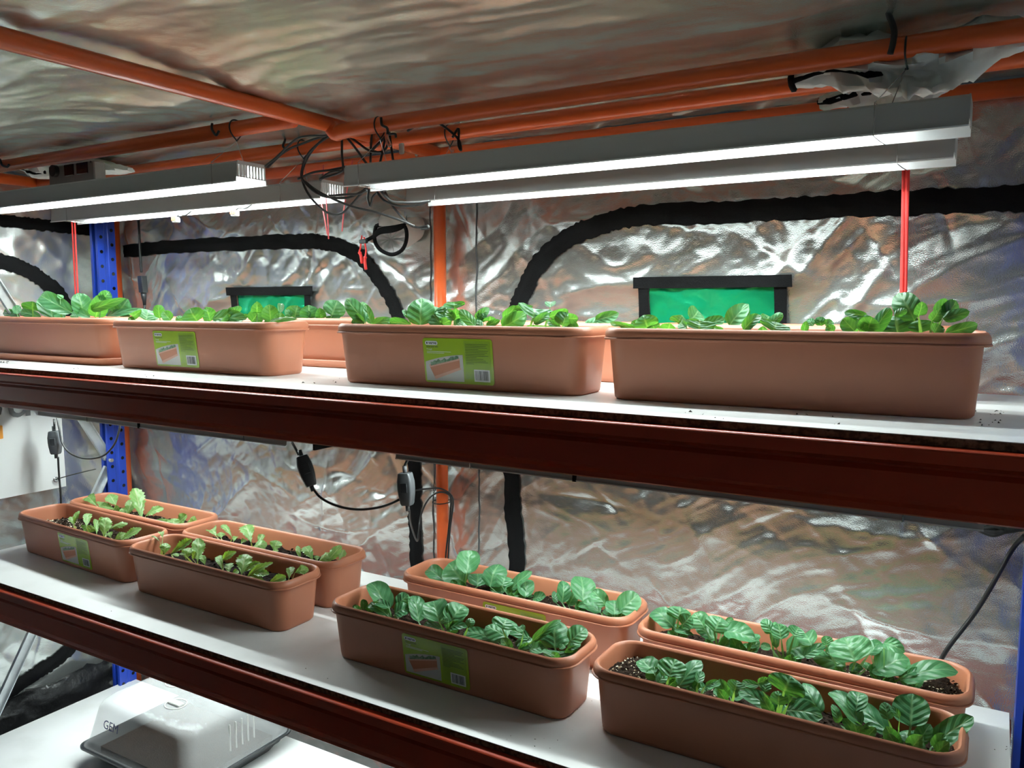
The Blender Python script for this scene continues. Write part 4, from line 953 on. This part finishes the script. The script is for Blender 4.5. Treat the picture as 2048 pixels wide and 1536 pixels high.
# duct sleeve on the back wall with drawstring
pv = oY(784, 475, YB - .09)
t = thing('duct_sleeve', 'silver-lined duct sleeve with black hem and red drawstring on the back wall', 'vent sleeve', pv)
def vp(x, y, dy=0): return oY(x, y, YB - .09 + dy) - pv
loop = [(752, 452), (772, 446), (800, 446), (812, 458), (813, 480), (804, 500), (784, 509), (764, 502), (752, 488), (749, 470)]
ringp = catmull([vp(x, y) for x, y in loop] + [vp(*loop[0])], 4)
MB().tube(ringp, .0055, 7, caps=False).build('hem', 'black', t, True)
cen = vp(782, 478, .05); rg = [list(ringp[:-1])]
for s in (.35, .7, .96):
    rg.append([p.lerp(cen, s) + Vector((.004 * math.sin(i * 2.2), .006 * math.sin(i * 1.7), .004 * math.cos(i * 2.9))) * (1 - s) * 2 for i, p in enumerate(ringp[:-1])])
MB().loft(rg, False, True).build('silver_lining', 'silvercloth', t, False)
# grey outer cone back to the wall
back = [Vector(((p.x + .01) * .8, .085, p.z * .8 + .03)) for p in ringp[:-1]]
MB().loft([list(ringp[:-1]), [a.lerp(b, .5) * 1.05 for a, b in zip(ringp[:-1], back)], back], False, False).build('outer_cloth', 'fabric', t, True)
MB().loft([[vp(758, 452, -.010), vp(772, 452, -.016), vp(790, 450, -.016), vp(808, 446, -.008)], [vp(757, 440, .0), vp(772, 436, -.008), vp(790, 436, -.006), vp(812, 437, .0)], [vp(764, 425, .03), vp(776, 422, .025), vp(792, 424, .025), vp(808, 430, .03)], [vp(772, 420, .07), vp(780, 417, .07), vp(794, 419, .07), vp(808, 424, .07)]], closed=False).build('upper_flap', 'fabric', t, True)
band = [vp(728, 483, -.012), vp(745, 474, -.014), vp(760, 462, -.014), vp(785, 458, -.012), vp(806, 450, -.006), vp(815, 436, .01)]
bb = catmull(band, 5); MB().loft([[p + Vector((0, 0, .010 - .004 * (i < 6))), p + Vector((0, -.004, 0)), p + Vector((0, 0, -.010 + .004 * (i < 6)))] for i, p in enumerate(bb)], closed=False).build('drawstring_band', 'black', t, True)
cl = vp(727, 483, -.02); MB().bbox(cl.x - .013, cl.x + .013, cl.y - .006, cl.y + .006, cl.z - .006, cl.z + .006, .002).build('cord_lock', 'plastic', t)
for ps in (((724, 471), (722, 484), (721, 496), (719, 503), (722, 512), (724, 527)), ((728, 474), (730, 486), (732, 500), (731, 512), (730, 522), (732, 539))):
    MB().tube([vp(x, y, -.022) for x, y in ps], lambda s: .0024 if s < .62 else .0052 if s < .72 else .0042, 7, 5).build('red_drawcord', 'red', t, True)

# ------------------------------------------------------------------ propagator on the bottom board
X0, X1, YA, YBk = -2.325, -1.825, 1.325, 1.735
t = thing('propagator', 'seed propagator with black tray and misted clear lid marked with pen', 'propagator', ((X0 + X1) / 2, (YA + YBk) / 2, ZT))
a, b = (X1 - X0) / 2, (YBk - YA) / 2
R = [(a - .045, b - .045, .03, 0), (a - .042, b - .042, .03, .004), (a - .030, b - .030, .03, .022), (a - .024, b - .024, .03, .024), (a - .018, b - .018, .03, .044), (a - .004, b - .004, .035, .046), (a, b, .036, .047), (a, b, .036, .052), (a - .004, b - .004, .035, .054), (a - .010, b - .010, .034, .050), (a - .022, b - .022, .03, .044), (a - .046, b - .046, .03, .006)]
MB().loft([rrect(*r) for r in R], True, True).build('tray', 'tray', t, 'auto')
Rl = [(a - .008, b - .008, .034, .053), (a - .014, b - .014, .034, .057), (a - .020, b - .020, .036, .075), (a - .038, b - .038, .045, .165), (a - .044, b - .044, .050, .180), (a - .056, b - .056, .055, .189), (a - .075, b - .075, .055, .192)]
MB().loft([rrect(*r, 8) for r in Rl], False, True).build('clear_lid', 'lid', t, 'auto')
MB().box(-a + .05, a - .05, -b + .05, b - .05, .010, .040).build('compost', 'soil', t)
for vx, vy in ((-.085, .03), (.035, -.06), (.035, .09), (-.085, .13)):
    ring = [(vx + .030 * math.cos(k * math.pi / 12) * 1.1, vy + .030 * math.sin(k * math.pi / 12), .193) for k in range(25)]
    v = MB().tube(ring, .0022, 5, caps=False).build('vent', 'clear', t, True)
    MB().bbox(vx - .026, vx + .026, vy - .010, vy + .010, .192, .200, .002).build('vent_slider', 'clear', v)
for k in range(5):
    x = a - .030; y = -.02 + k * .022; MB().box(x - .003, x + .001, y - .0012, y + .0012, .08, .16).build('rib', 'clear', t)
me = text_mesh('GEM', .036); me.materials.append(M['pen'])
th = math.atan2(.018, .09)
link('pen_mark', me, t, (-.15, -(b - .0290), .122), (math.pi / 2 - th, 0, 0))

# ------------------------------------------------------------------ dark sheet on the floor beside the rack
nx, ny = 50, 24; vs = []; fs = []
for j in range(ny + 1):
    for i in range(nx + 1):
        u, v = i / nx, j / ny; y = .9 + .9 * u; x = -2.79 + .02 * v
        z = .20 - .18 * v ** 1.2 + .05 * float(ridge(np.array([u * 6]), np.array([v * 2]), 3)[0]) - .04
        vs.append((x + .045 * float(fbm(np.array([u * 7 + 3]), np.array([v * 3]), 3)[0]), y, max(z, .012)))
for j in range(ny):
    for i in range(nx):
        q = j * (nx + 1) + i; fs.append((q, q + 1, q + nx + 2, q + nx + 1))
tag(MB().add([(x + 2.75, y - 1.35, z) for x, y, z in vs], fs).build('black_sheet', 'tarp', None, True, (-2.75, 1.35, 0)), 'crumpled black plastic sheet along the foot of the side wall', 'sheet')

# ------------------------------------------------------------------ spilled soil
mb = MB(); r = random.Random(4)
spots = [(1975, 845, 10, 26), (1995, 825, 8, 18), (1940, 820, 5, 12), (8, 725, 12, 9), (140, 737, 4, 20), (300, 750, 3, 20), (1100, 770, 5, 60), (640, 760, 5, 40), (1400, 825, 6, 60), (1650, 838, 6, 60)]
for x, y, n, sp in spots:
    for _ in range(n):
        p = oZ(x + r.uniform(-sp, sp), y + r.uniform(-sp, sp) * .25, ZU + .0006); s = r.uniform(.0012, .0042)
        vv = [p + Vector((r.uniform(-1, 1), r.uniform(-1, 1), 0)) * s for _ in range(3)] + [p + Vector((0, 0, s * .7))]
        mb.add(vv, [(0, 1, 2), (0, 3, 1), (1, 3, 2), (0, 2, 3)])
o = tag(mb.build('soil_crumbs', 'crumb'), 'dark soil crumbs scattered on the upper white board', 'soil'); o['kind'] = 'stuff'
mb = MB()
for x, y, n, sp in [(650, 1330, 6, 60), (1105, 1480, 6, 40), (1000, 1470, 4, 40), (1180, 1410, 4, 30), (2000, 1500, 4, 15), (200, 1220, 3, 30)]:
    for _ in range(n):
        p = oZ(x + r.uniform(-sp, sp), y + r.uniform(-sp, sp) * .5, ZL + .0006); s = r.uniform(.0008, .0025)
        vv = [p + Vector((r.uniform(-1, 1), r.uniform(-1, 1), 0)) * s for _ in range(3)] + [p + Vector((0, 0, s * .7))]
        mb.add(vv, [(0, 1, 2), (0, 3, 1), (1, 3, 2), (0, 2, 3)])
o = tag(mb.build('soil_crumbs', 'crumb'), 'dark soil specks scattered on the lower white board', 'soil'); o['kind'] = 'stuff'
